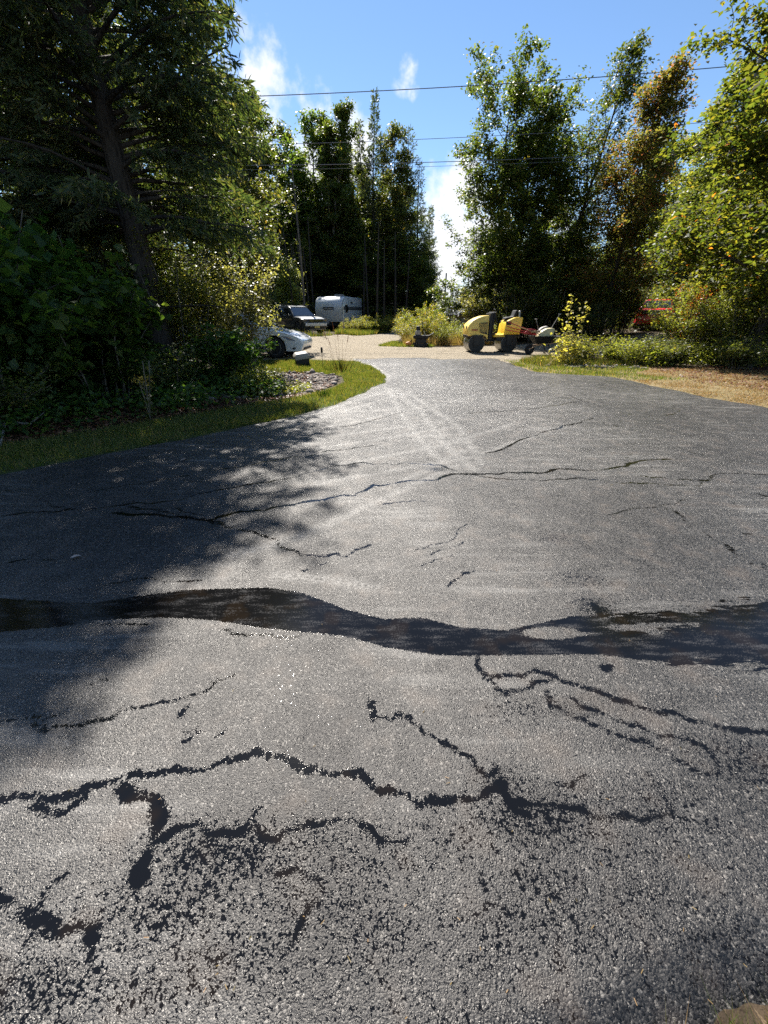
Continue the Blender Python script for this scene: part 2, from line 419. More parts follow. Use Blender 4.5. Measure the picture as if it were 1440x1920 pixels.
BAND_UP = [(-60, 1122), (0, 1122), (120, 1128), (170, 1130), (250, 1118), (350, 1106), (500, 1102), (560, 1110), (610, 1127), (650, 1143), (720, 1160), (790, 1157), (860, 1175), (950, 1182), (1010, 1168), (1080, 1157), (1150, 1159), (1300, 1154), (1350, 1150), (1380, 1137), (1440, 1136), (1520, 1138)]
BAND_LO = [(-60, 1190), (0, 1185), (60, 1180), (140, 1171), (170, 1163), (300, 1158), (380, 1162), (440, 1170), (500, 1180), (560, 1185), (640, 1192), (720, 1213), (800, 1226), (860, 1230), (1000, 1228), (1110, 1226), (1160, 1232), (1250, 1238), (1350, 1241), (1440, 1240), (1520, 1240)]
HOLES = [(1040, 1187, 60, 12), (1020, 1184, 30, 8), (1210, 1178, 70, 10), (1290, 1178, 60, 9), (430, 1176, 30, 3)]
# (px, py, radius px x, radius px y, density): where liquid sits in the pores between the stones
SPECK = [(420, 1600, 190, 80, .62), (330, 1700, 200, 110, .52), (650, 1620, 200, 90, .42), (700, 1760, 150, 120, .40), (450, 1790, 220, 90, .46), (1000, 1540, 170, 70, .52), (1100, 1500, 130, 50, .34), (1010, 1660, 130, 90, .42), (1080, 1720, 110, 60, .36), (1250, 1520, 150, 80, .40), (1400, 1430, 90, 70, .45), (1180, 1600, 200, 90, .32), (80, 1850, 200, 90, .5), (300, 1860, 220, 70, .4), (560, 1570, 200, 60, .45), (960, 1330, 90, 40, .34), (940, 1470, 70, 40, .5), (830, 1600, 90, 60, .3), (720, 1900, 900, 90, .24), (1350, 1780, 300, 170, .30), (1000, 1740, 260, 110, .40), (860, 1580, 160, 70, .36), (1200, 1680, 200, 80, .34), (600, 1690, 200, 100, .44), (1080, 1330, 70, 30, .36), (1040, 1010, 40, 14, .4), (1090, 1085, 60, 22, .4), (1120, 1145, 40, 30, .6), (1380, 1190, 160, 60, .5), (1300, 1200, 150, 40, .3), (820, 880, 30, 6, .5)]
STREAK = [([(735, 728), (790, 770), (850, 850), (890, 880)], .10), ([(722, 724), (760, 790), (810, 850), (835, 868)], .07), ([(770, 740), (860, 800), (900, 870)], .08), ([(760, 770), (620, 800)], .05), ([(790, 765), (600, 775)], .06), ([(830, 790), (640, 815)], .05), ([(880, 825), (640, 870)], .05), ([(850, 800), (600, 840)], .05), ([(900, 855), (600, 905)], .06), ([(720, 735), (560, 785)], .10), ([(735, 745), (540, 800)], .06), ([(860, 870), (560, 1010)], .05), ([(700, 1100), (520, 1080)], .05), ([(600, 1000), (440, 1040)], .06), ([(760, 780), (890, 740)], .04), ([(840, 830), (960, 795)], .04), ([(880, 860), (1010, 815)], .04), ([(870, 845), (760, 900)], .05)]

def fractal(pts, rng, lev=3, amp=.16):
    P = [np.array(p, float) for p in pts]
    for l in range(lev):
        Q = [P[0]]
        for a, b in zip(P[:-1], P[1:]):
            d = b - a; L = np.hypot(*d)
            if L > .02:
                nrm = np.array([-d[1], d[0]]) / max(L, 1e-6)
                Q.append((a + b) / 2 + nrm * rng.normal() * amp * min(L, .25))
            Q.append(b)
        P = Q
        amp *= .8
    return np.array(P)
def seg_dist(X, Y, P, W, lim, out):
    """out = min(out, distance to polyline - half width)"""
    for (a, b, w) in zip(P[:-1], P[1:], W):
        m = (X > min(a[0], b[0]) - lim) & (X < max(a[0], b[0]) + lim) & (Y > min(a[1], b[1]) - lim) & (Y < max(a[1], b[1]) + lim)
        if not m.any(): continue
        x = X[m]; y = Y[m]; d = b - a; L2 = max(d @ d, 1e-12)
        t = np.clip(((x - a[0]) * d[0] + (y - a[1]) * d[1]) / L2, 0, 1)
        dist = np.hypot(x - a[0] - t * d[0], y - a[1] - t * d[1]) - w
        out[m] = np.minimum(out[m], dist)
def inside(X, Y, P):
    r = np.zeros(X.shape, bool); n = len(P)
    for i in range(n):
        x1, y1 = P[i]; x2, y2 = P[(i + 1) % n]
        c = ((y1 > Y) != (y2 > Y)) & (X < (x2 - x1) * (Y - y1) / (y2 - y1 + 1e-12) + x1)
        r ^= c
    return r

def build_asphalt():
    rng = np.random.default_rng(5)
    ys = [-2.6]
    while ys[-1] < YFAR:
        y = ys[-1]
        dy = .12 if y < -.25 else (.0115 if y < 2.0 else (.02 if y < 6.5 else .02 + (y - 6.5) * .011))
        ys.append(y + dy)
    ys = np.array(ys); nr = len(ys)
    nc = 430
    t = np.linspace(-1, 1, nc)
    g = np.abs(t) * .22 + np.abs(t) ** 3 * .78
    Y = np.repeat(ys[:, None], nc, 1)
    l = xl(ys)[:, None]; r = xr(ys)[:, None]
    c = np.where(ys > 7, np.clip((l[:, 0] + r[:, 0]) / 2, 0, 9) * sstep(6, 11, ys), 0.0)[:, None]
    X = np.where(t[None] < 0, c + (l - c) * g[None], c + (r - c) * g[None])
    # the far edge is ragged where it meets the gravel, the near edge runs slantwise past the photographer's feet
    Y = Y + (sstep(YFAR - 2.5, YFAR, Y)) * (.22 * np.sin(X * 1.9) + .12 * np.sin(X * 4.7 + 1) + .25 * np.exp(-((X - 4.6) / 1.5) ** 2) * -1.5)
    near = -.015 + .42 * np.tanh(.75 * X) + .006 * np.sin(X * 9) + .006 * np.sin(X * 31) + .004 * np.sin(X * 77)
    # respace rows below .6 so that the strip from the near edge up stays finely divided
    nb = int((ys < .6).sum())
    fr = (np.arange(nb) / nb)[:, None]
    Y[:nb] = near[:nb] + (.6 - near[:nb]) * fr
    X2, Y2 = X.ravel(), Y.ravel()
    Z = az(X, Y)
    # rounded-off edges
    de = np.minimum(np.minimum(X - l, r - X), 9)
    Z = Z - .03 * (1 - sstep(0, .18, de)) - .055 * (1 - sstep(-.02, .20, Y - near)) * (Y < .7)
    Z = Z + .004 * np.sin(X * 3.1 + .5) * np.sin(Y * 2.3)
    V = np.stack([X2, Y2, Z.ravel()], 1)
    i = np.arange(nr - 1)[:, None] * nc + np.arange(nc - 1)[None]
    F = np.stack([i, i + 1, i + nc + 1, i + nc], -1).reshape(-1, 4)
    # skirt
    ring = np.concatenate([np.arange(nc), np.arange(1, nr) * nc + nc - 1, (nr - 1) * nc + np.arange(nc - 2, -1, -1), np.arange(nr - 2, 0, -1) * nc])
    sk = V[ring].copy(); sk[:, 2] -= .07
    n0 = len(V); m = len(ring); a = np.arange(m); b = (a + 1) % m
    V = np.concatenate([V, sk])
    F2 = np.stack([ring[a], n0 + a, n0 + b, ring[b]], 1)
    me = np_mesh('asphalt_driveway', V, [F, F2], True)
    # liquid film: signed distance to pooled sealer
    sd = np.full(len(X2), .35)
    for pts, w in CR:
        P = fractal([gp(*p) for p in pts], rng, 3, .13)
        W = w * (.70 if pts[0][1] > 1150 else .62) * np.clip(1 + .35 * np.sin(np.linspace(0, 5 + len(P) * .3, len(P))) + rng.normal(0, .22, len(P)), .35, 1.7)
        seg_dist(X2, Y2, P, W, .36, sd)
    up = [gp(*p) for p in BAND_UP]; lo = [gp(*p) for p in BAND_LO]
    poly = np.array(up + lo[::-1])
    bd = np.full(len(X2), .6)
    loop = np.vstack([poly, poly[:1]])
    seg_dist(X2, Y2, loop, [0] * len(loop), .6, bd)
    bd = np.where(inside(X2, Y2, poly), -bd, bd)
    for (hx, hy, rx, ry) in HOLES:
        c0 = gp(hx, hy); ex = abs(gp(hx + rx, hy)[0] - c0[0]); ey = abs(gp(hx, hy - ry)[1] - gp(hx, hy + ry)[1]) / 2
        q = (1 - np.hypot((X2 - c0[0]) / ex, (Y2 - c0[1]) / ey)) * ey
        bd = np.maximum(bd, q)
    sp = np.zeros(len(X2))
    for (px, py, rx, ry, amt) in SPECK:
        c0 = gp(px, py); ex = abs(gp(px + rx, py)[0] - c0[0]); ey = abs(gp(px, max(py - ry, 700))[1] - gp(px, py + ry)[1]) / 2
        sp = np.maximum(sp, amt * np.exp(-((X2 - c0[0]) / ex) ** 2 * .9 - ((Y2 - c0[1]) / ey) ** 2 * .9))
    st = np.full(len(X2), 1.0)
    for pts, w in STREAK:
        P = fractal([gp(*p) for p in pts], rng, 2, .05)
        seg_dist(X2, Y2, P, [w * .3] * len(P), .5, st)
    st = np.clip(1 - st / .06, 0, 1)
    pad = np.zeros(m)
    for nm, arr, fill in (('pool', sd, .35), ('band', bd, .6), ('speck', sp, 0), ('streak', st, 0), ('east', X2, 0)):
        at_ = me.attributes.new(nm, 'FLOAT', 'POINT')
        at_.data.foreach_set('value', np.concatenate([arr, pad + fill]).astype(np.float32))
    return me

def asphalt_mat():
    m = NT('sealed_asphalt')
    vn = m.n('ShaderNodeTexVoronoi', feature='F1'); vn.inputs['Scale'].default_value = 175; m.t.links.new(m.obj(), vn.inputs['Vector'])
    stones = vn.outputs['Distance']; cellc = m.n('ShaderNodeSeparateColor'); m.t.links.new(vn.outputs['Color'], cellc.inputs[0])
    cr = cellc.outputs[0]
    grit = m.noise(380, 1, .6)
    n20 = m.noise(48, 2, .65); n8 = m.noise(150, 1, .6); ng = m.noise(.55, 3, .6); n5 = m.noise(5, 2, .6)
    # film of liquid sealer: traced cracks, the wide band and pores
    jag = m.math('ADD', m.math('MULTIPLY', m.math('SUBTRACT', n20, .5), .040), m.math('MULTIPLY', m.math('SUBTRACT', n8, .5), .036))
    jag = m.math('ADD', jag, m.math('MULTIPLY', m.math('SUBTRACT', .5, stones), .006))
    w1 = m.step(m.math('ADD', m.attr('pool'), jag), .0012, -.0012)
    swirl = m.noise(7, 3, .65, m.scaled(.8, 3.4, 1, -.12))
    right = m.step(m.attr('east'), .75, 2.2)
    bandv = m.math('ADD', m.attr('band'), m.math('ADD', m.math('MULTIPLY', jag, .8), m.math('MULTIPLY', m.math('MULTIPLY', m.math('SUBTRACT', swirl, .56), .50), right)))
    w2 = m.step(bandv, .0015, -.0015)
    pore = m.math('ADD', m.math('MULTIPLY', n20, .46), m.math('MULTIPLY', n8, .54))
    pore = m.math('ADD', pore, m.math('MULTIPLY', m.attr('speck'), .33))
    w3 = m.step(pore, .655, .675)
    # the skin of the band dries in streaks
    thin = m.math('MULTIPLY', m.step(m.math('ADD', m.math('MULTIPLY', swirl, .6), m.math('MULTIPLY', n8, .4)), .50, .66), .55)
    wet = m.math('MAXIMUM', w1, m.math('MAXIMUM', w2, w3))
    dust = m.math('MULTIPLY', w2, thin)
    # stone and binder colour
    base = m.mix(m.math('POWER', cr, 1.5), (.0038, .0036, .0034), (.062, .058, .054))
    base = m.mix(m.step(cellc.outputs[1], .90, 1.0), base, (.24, .22, .195))
    base = m.mix(m.step(grit, .3, .7), m.mix(.5, base, (.008, .008, .008)), base)
    base = m.mix(m.math('MULTIPLY', m.step(n5, .5, .75), .35), base, (.080, .056, .038))
    lines = m.noise(3.0, 3, .65, m.scaled(.35, 3.2, 1, .28))
    fine = m.math('MULTIPLY', m.step(lines, .50, .66), m.step(ng, .40, .6))
    st = m.math('MAXIMUM', m.math('MULTIPLY', m.attr('streak'), m.math('MULTIPLY', m.step(n20, .36, .58), m.step(n5, .25, .5, .3, 1.6))), m.math('MULTIPLY', fine, .8))
    base = m.mix(m.math('MULTIPLY', st, .42), base, (.20, .19, .175))
    damp = m.math('MULTIPLY', m.step(m.math('ADD', m.attr('speck'), m.math('MULTIPLY', m.math('SUBTRACT', n5, .5), .5)), .12, .5), .55)
    base = m.mix(damp, base, m.mix(.75, base, (.006, .005, .0045)))
    base = m.mix(m.step(ng, .3, .7), m.mix(.22, base, (.01, .01, .012)), base)
    web = m.n('ShaderNodeTexVoronoi', feature='DISTANCE_TO_EDGE'); web.inputs['Scale'].default_value = 1.15
    wob = m.n('ShaderNodeMix', data_type='VECTOR'); wob.inputs['Factor'].default_value = .12
    nc = m.n('ShaderNodeTexNoise'); nc.inputs['Scale'].default_value = 5; nc.inputs['Detail'].default_value = 3; m.t.links.new(m.scaled(1, .7, 0), nc.inputs['Vector'])
    m.t.links.new(m.scaled(1, .7, 0), wob.inputs['A']); m.t.links.new(nc.outputs['Color'], wob.inputs['B']); m.t.links.new(wob.outputs['Result'], web.inputs['Vector'])
    hair = m.math('MULTIPLY', m.step(web.outputs['Distance'], .012, .004), m.math('MULTIPLY', m.step(ng, .46, .60), m.step(n20, .40, .52)))
    base = m.mix(m.math('MULTIPLY', hair, .85), base, (.006, .0055, .005))
    liquid = m.mix(m.step(n5, .5, .66), (.004, .004, .0042), (.009, .0065, .0045))
    liquid = m.mix(dust, liquid, (.075, .072, .070))
    col = m.mix(wet, base, liquid)
    rough = m.mixf(wet, m.math('ADD', m.math('ADD', m.math('MULTIPLY', cr, .30), m.math('MULTIPLY', m.math('SUBTRACT', n5, .5), .20)), .29), m.mixf(w2, .07, .05))
    spec = m.mixf(wet, m.step(m.math('ADD', m.math('MULTIPLY', ng, .6), m.math('MULTIPLY', n5, .4)), .32, .68, .42, .78), .27)
    h = m.math('ADD', m.math('SUBTRACT', m.math('MULTIPLY', cr, .5), m.math('MULTIPLY', stones, .45)), m.math('MULTIPLY', m.noise(210, 2, .7), .9))
    nd = m.n('ShaderNodeBump'); nd.inputs['Distance'].default_value = .0058
    m.put(nd.inputs['Height'], h); m.put(nd.inputs['Strength'], m.mixf(wet, .56, .02))
    m.pbr(col, rough, spec, normal=nd.outputs[0], tint=(1.0, .96, .92))
    return m.m
M['asphalt'] = asphalt_mat()
asphalt = tag(link('driveway', build_asphalt(), M['asphalt']), 'dark sealed asphalt driveway with cracks and wet sealer', 'driveway', kind='structure')

# ---- soil of the whole place
def grid_axis(lo, hi, fine_lo, fine_hi, fine, growth=1.16):
    a = list(np.arange(fine_lo, fine_hi + fine, fine)); s = fine
    while a[-1] < hi: s *= growth; a.append(a[-1] + s)
    s = fine; b = []
    x = fine_lo
    while x > lo: s *= growth; x -= s; b.append(x)
    return np.array(b[::-1] + a)
gx = grid_axis(-900, 900, -16, 22, .3); gy = grid_axis(-900, 1500, -3, 34, .3)
GX, GY = np.meshgrid(gx, gy)
GZ = gz(GX, GY)
inner = (GX > xl(GY) + .35) & (GX < xr(GY) - .35) & (GY > .8) & (GY < YFAR - .9)
GZ = GZ - np.where(inner, .12, 0) 
i = np.arange(len(gy) - 1)[:, None] * len(gx) + np.arange(len(gx) - 1)[None]
def soil_mat():
    m = NT('forest_floor')
    n1 = m.noise(1.1, 5, .65); n2 = m.noise(9, 5, .7); v = m.vor(16, 'F1', 'Color'); sc = m.n('ShaderNodeSeparateColor'); m.t.links.new(v, sc.inputs[0])
    c = m.ramp(m.math('ADD', m.math('MULTIPLY', n2, .6), m.math('MULTIPLY', sc.outputs[0], .4)), [(.2, (.022, .016, .011)), (.5, (.060, .042, .026)), (.75, (.115, .082, .05)), (1, (.17, .12, .075))])
    c = m.mix(m.math('MULTIPLY', m.step(n1, .5, .7), .5), c, (.035, .05, .016))
    m.pbr(c, .9, .2, normal=m.bump(m.math('ADD', n2, sc.outputs[1]), .8, .03))
    return m.m
ground = tag(link('ground', np_mesh('ground', np.stack([GX.ravel(), GY.ravel(), GZ.ravel()], 1), [np.stack([i, i + 1, i + len(gx) + 1, i + len(gx)], -1).reshape(-1, 4)], True), soil_mat()), 'brown leaf-littered soil under the woods', 'ground', kind='structure')

def sheet(name, outline, mat, lift, step_=.25, jit=.05, seed=1):
    """a patch of surface laid on the terrain inside an outline"""
    rng = np.random.default_rng(seed)
    P = np.array(outline, float)
    ring = []
    for a, b in zip(P, np.roll(P, -1, 0)):
        n = max(1, int(np.hypot(*(b - a)) / step_))
        for k in range(n): ring.append(a + (b - a) * k / n + rng.normal(0, jit, 2))
    ring = np.array(ring)
    xs = np.arange(P[:, 0].min(), P[:, 0].max(), step_); ysx = np.arange(P[:, 1].min(), P[:, 1].max(), step_)
    A, B = np.meshgrid(xs, ysx); A = A.ravel() + rng.normal(0, step_ * .12, A.size); B = B.ravel() + rng.normal(0, step_ * .12, B.size)
    ok = inside(A, B, ring)
    pts = [Vector(p) for p in ring] + [Vector((x, y)) for x, y in zip(A[ok], B[ok])]
    n = len(ring)
    r = delaunay_2d_cdt(pts, [(k, (k + 1) % n) for k in range(n)], [], 1, 1e-4)
    V = np.array([(v.x, v.y) for v in r[0]])
    F = np.array([f for f in r[2] if len(f) == 3])
    return link(name, np_mesh(name, np.column_stack([V, gz(V[:, 0], V[:, 1]) + lift]), [F], True), mat)

def gravel_mat():
    m = NT('sandy_gravel')
    n1 = m.noise(.7, 4, .6); n2 = m.noise(30, 4, .7); v = m.vor(34, 'F1', 'Color'); sc = m.n('ShaderNodeSeparateColor'); m.t.links.new(v, sc.inputs[0])
    tracks = m.noise(2.2, 3, .6, m.scaled(.25, 2.2, 1))
    c = m.ramp(m.math('ADD', m.math('MULTIPLY', n2, .5), m.math('MULTIPLY', sc.outputs[0], .5)), [(.15, (.14, .115, .082)), (.5, (.30, .25, .18)), (.85, (.44, .375, .28))])
    c = m.mix(m.math('MULTIPLY', m.step(n1, .45, .7), .45), c, (.20, .165, .115))
    c = m.mix(m.math('MULTIPLY', m.step(tracks, .55, .7), .5), c, (.16, .13, .095))
    m.pbr(c, .92, .2, normal=m.bump(m.math('ADD', m.math('ADD', n2, sc.outputs[1]), m.math('MULTIPLY', tracks, 2.0)), .9, .04))
    return m.m
M['gravel'] = gravel_mat()
road_outline = [(-16, 16.6), (-9, 15.3), (-4.2, 14.0), (-2.6, 14.6), (-1.6, 15.3), (-.5, 15.2), (1, 15.0), (4, 14.2), (5.5, 15.6), (7.5, 17.2), (9.5, 17.6), (12, 17.4), (18, 17.6), (34, 18.6),
                (34, 24.5), (22, 23.6), (13, 22.9), (9, 23.2), (6, 21.6), (3.2, 20.9), (1.2, 20.8), (.2, 23), (1.1, 27), (2.3, 33), (3, 40), (6, 60), (2.2, 60), (.2, 42), (-1.6, 33.5), (-4.2, 27.2), (-8, 24.5), (-16, 24)]
tag(sheet('gravel_road', road_outline, M['gravel'], .022, .28, .07, 3), 'pale sandy gravel road crossing beyond the driveway', 'road', kind='structure')

def turf_mat(name, a, b, c_):
    m = NT(name)
    n1 = m.noise(2.3, 4, .6); n2 = m.noise(45, 4, .7)
    c = m.ramp(m.math('ADD', m.math('MULTIPLY', n1, .5), m.math('MULTIPLY', n2, .5)), [(.3, a), (.5, b), (.7, c_)])
    m.pbr(c, .9, .15, normal=m.bump(n2, .8, .03))
    return m.m
M['turf'] = turf_mat('green_turf', (.030, .046, .014), (.058, .075, .022), (.13, .105, .055))
M['turf_dry'] = turf_mat('dry_turf', (.10, .080, .035), (.20, .155, .075), (.30, .235, .135))

def edge_pts(f, y0, y1, n, off):
    return [(float(f(y)) + off, y) for y in np.linspace(y0, y1, n)]
left_verge = edge_pts(xl, 2.4, 15.6, 46, .05) + [(-2.0, 15.1), (-3.6, 13.9), (-4.0, 12.9), (-2.1, 12.4), (-1.2, 11.6), (-1.0, 10.4), (-1.4, 9.2), (-2.3, 7.9), (-3.0, 7.1), (-3.8, 6.2), (-4.8, 5.2), (-6.6, 3.9)]
right_verge = edge_pts(xr, 4.6, 15.3, 40, -.05) + [(5.7, 15.8), (7.2, 15.5), (8.4, 14.3), (10.5, 13.3), (13, 12.2), (18, 10), (18, 4.6)]
near_verge = [(-4, -3), (-4, -1.0), (-2, -.5), (0, .0), (.6, .15), (1.5, .38), (3, .74), (5, 1.2), (5, -3)]
tag(sheet('grass_verge', left_verge, M['turf'], .012, .16, .015, 4), 'green grass verge along the left edge of the driveway', 'verge', kind='structure')
tag(sheet('grass_verge', right_verge, M['turf_dry'], .012, .2, .015, 5), 'dry brownish grass verge along the right edge of the driveway', 'verge', kind='structure')
M['turf_dark'] = turf_mat('dark_turf', (.018, .018, .010), (.035, .032, .018), (.065, .052, .03))
tag(sheet('grass_verge', near_verge, M['turf_dark'], .010, .12, .01, 6), 'dry grass at the near corner of the driveway', 'verge', kind='structure')

# ------------------------------------------------------------------ vegetation generators
def leaf_quads(rng, pos, size, aspect=.55, nrm_up=.55, fold=.18, droop=.25, dirs=None):
    """one folded four-cornered leaf per position"""
    n = len(pos)
    size = np.broadcast_to(size, (n,)) * rng.uniform(.65, 1.25, n)
    N = rng.normal(0, 1, (n, 3)); N[:, 2] = np.abs(N[:, 2]) + nrm_up * 2
    N /= np.linalg.norm(N, axis=1)[:, None]
    D = rng.normal(0, 1, (n, 3)) if dirs is None else dirs + rng.normal(0, .35, (n, 3))
    D[:, 2] -= droop
    D -= N * (D * N).sum(1)[:, None]
    D /= np.linalg.norm(D, axis=1)[:, None] + 1e-9
    S = np.cross(N, D)
    h = size[:, None]
    a = pos - D * h * .5; b = pos + S * h * aspect * .5 + N * h * fold * .5; c = pos + D * h * .5 - N * h * .08; d = pos - S * h * aspect * .5 + N * h * fold * .5
    V = np.stack([a, b, c, d], 1).reshape(-1, 3)
    return V, np.arange(4 * n).reshape(-1, 4)
def strip_quads(rng, pos, dirs, length, width):
    """thin needle-spray quads pointing along dirs"""
    n = len(pos)
    D = dirs / (np.linalg.norm(dirs, axis=1)[:, None] + 1e-9)
    R = rng.normal(0, 1, (n, 3)); R[:, 2] *= .4
    S = np.cross(D, R); S /= np.linalg.norm(S, axis=1)[:, None] + 1e-9
    L = (np.broadcast_to(length, (n,)) * rng.uniform(.6, 1.3, n))[:, None]; W = (np.broadcast_to(width, (n,)) * rng.uniform(.7, 1.3, n))[:, None]
    a = pos - S * W * .3; b = pos + D * L * .45 - S * W * .5; c = pos + D * L; d = pos + D * L * .55 + S * W * .5
    V = np.stack([a, b, c, d], 1).reshape(-1, 3)
    return V, np.arange(4 * n).reshape(-1, 4)
def curve_pts(p0, d0, L, rng, n=6, bend=(0, 0, 0), wob=.1):
    P = [np.array(p0, float)]; d = np.array(d0, float); d /= np.linalg.norm(d)
    for k in range(n):
        P.append(P[-1] + d * L / n)
        d = d + np.array(bend) / n + rng.normal(0, wob, 3)
        d /= np.linalg.norm(d)
    return np.array(P)
def along(P, s):
    s = np.clip(s, 0, 1) * (len(P) - 1); k = np.minimum(s.astype(int), len(P) - 2); f = (s - k)[:, None]
    return P[k] * (1 - f) + P[k + 1] * f, P[k + 1] - P[k]

def tree_meshes(name, seed, H, r0, base, R, nprim=26, sec=7, nleaf=14000, leaf=.13, up=.55, top=.35, bendz=.25, spread=.09, lean=(0, 0), stems=1, wob=.12, aspect=.58, gap=0.0, shape=None):
    """broad-leaved tree: returns wood mesh and leaf mesh, foot at the origin"""
    rng = np.random.default_rng(seed)
    wood = MB(); anchors = []; adirs = []; aw = []
    shape = shape or (lambda t: math.sin(PI * min(1, .18 + .82 * t)) ** .6 * (1 - .35 * t) if t < .999 else .2)
    for st in range(stems):
        off = np.array([0, 0, 0.]) if stems == 1 else np.array([rng.normal(0, .35), rng.normal(0, .35), 0])
        ln = np.array([lean[0] + (rng.normal(0, .10) * (1.0 if stems < 4 else 1.5) if stems > 1 else 0), lean[1] + (rng.normal(0, .08) if stems > 1 else 0), 1.0])
        Hs = H * (1 if st == 0 else rng.uniform(.72, .95)); rs = r0 * (1 if st == 0 else rng.uniform(.5, .8))
        n = 12
        T = [off.copy()]; d = ln / np.linalg.norm(ln)
        for k in range(n):
            T.append(T[-1] + d * Hs / n / max(d[2], .6)); d = d + rng.normal(0, .035, 3); d[2] = max(d[2], .75); d /= np.linalg.norm(d)
        T = np.array(T)
        tt = np.linspace(0, 1, n + 1)
        rad = rs * (1 - .93 * tt ** 1.1); rad[0] *= 1.35
        T0 = T.copy(); T0[0, 2] -= .25
        wood.tube(T0, list(rad), 8)
        np_ = max(6, nprim // stems)
        for i in range(np_):
            t = base + (1 - base) * ((i + rng.uniform(0, 1)) / np_) ** .95 * .98
            if rng.uniform() < gap: continue
            tl = (t - base) / (1 - base)
            p, _ = along(T, np.array([t])); p = p[0]
            a = i * 2.39996 + rng.normal(0, .45)
            L = R * shape(tl) * rng.uniform(.45, 1.3)
            if L < .15: continue
            u = up + top * tl * 2 + rng.normal(0, .15)
            P = curve_pts(p, (math.cos(a), math.sin(a), u), L, rng, 6, (0, 0, bendz), wob)
            rb = max(.008, rad[int(t * n)] * rng.uniform(.32, .5))
            wood.tube(P, [rb * (1 - .85 * k / 6) for k in range(7)], 5, False)
            anchors.append(P[3:]); 
            for j in range(sec):
                s = np.array([rng.uniform(.22, 1.0)])
                q, dq = along(P, s); q = q[0]; dq = dq[0] / (np.linalg.norm(dq[0]) + 1e-9)
                v = rng.normal(0, 1, 3); v -= dq * (v @ dq); v /= np.linalg.norm(v)
                d2 = dq * .55 + v * .9; d2[2] += .12
                L2 = L * (.42 - .2 * s[0]) * rng.uniform(.6, 1.3) + .12
                Q = curve_pts(q, d2, L2, rng, 3, (0, 0, -.05), .15)
                if L2 > .3: wood.tube(Q, [rb * .32, rb * .24, rb * .15, rb * .06], 3, False)
                anchors.append(Q)
    lens = np.array([np.linalg.norm(A[-1] - A[0]) + .1 for A in anchors]); pr = lens / lens.sum()
    pick = rng.choice(len(anchors), nleaf, p=pr)
    cnt = np.bincount(pick, minlength=len(anchors))
    pos = []
    for A, c in zip(anchors, cnt):
        if c == 0: continue
        p, d = along(A, rng.beta(1.6, 1.0, c))
        pos.append(p + rng.normal(0, 1, (c, 3)) * spread * R * np.array([1, 1, .7]))
    pos = np.concatenate(pos)
    pos[:, 2] = np.maximum(pos[:, 2], .12)
    V, F = leaf_quads(rng, pos, leaf, aspect)
    wm = bpy.data.meshes.new(name + '_wood'); wm.from_pydata(wood.v, [], wood.f); wm.polygons.foreach_set('use_smooth', np.ones(len(wm.polygons), bool)); wm.update()
    return wm, np_mesh(name + '_leaves', V, [F])

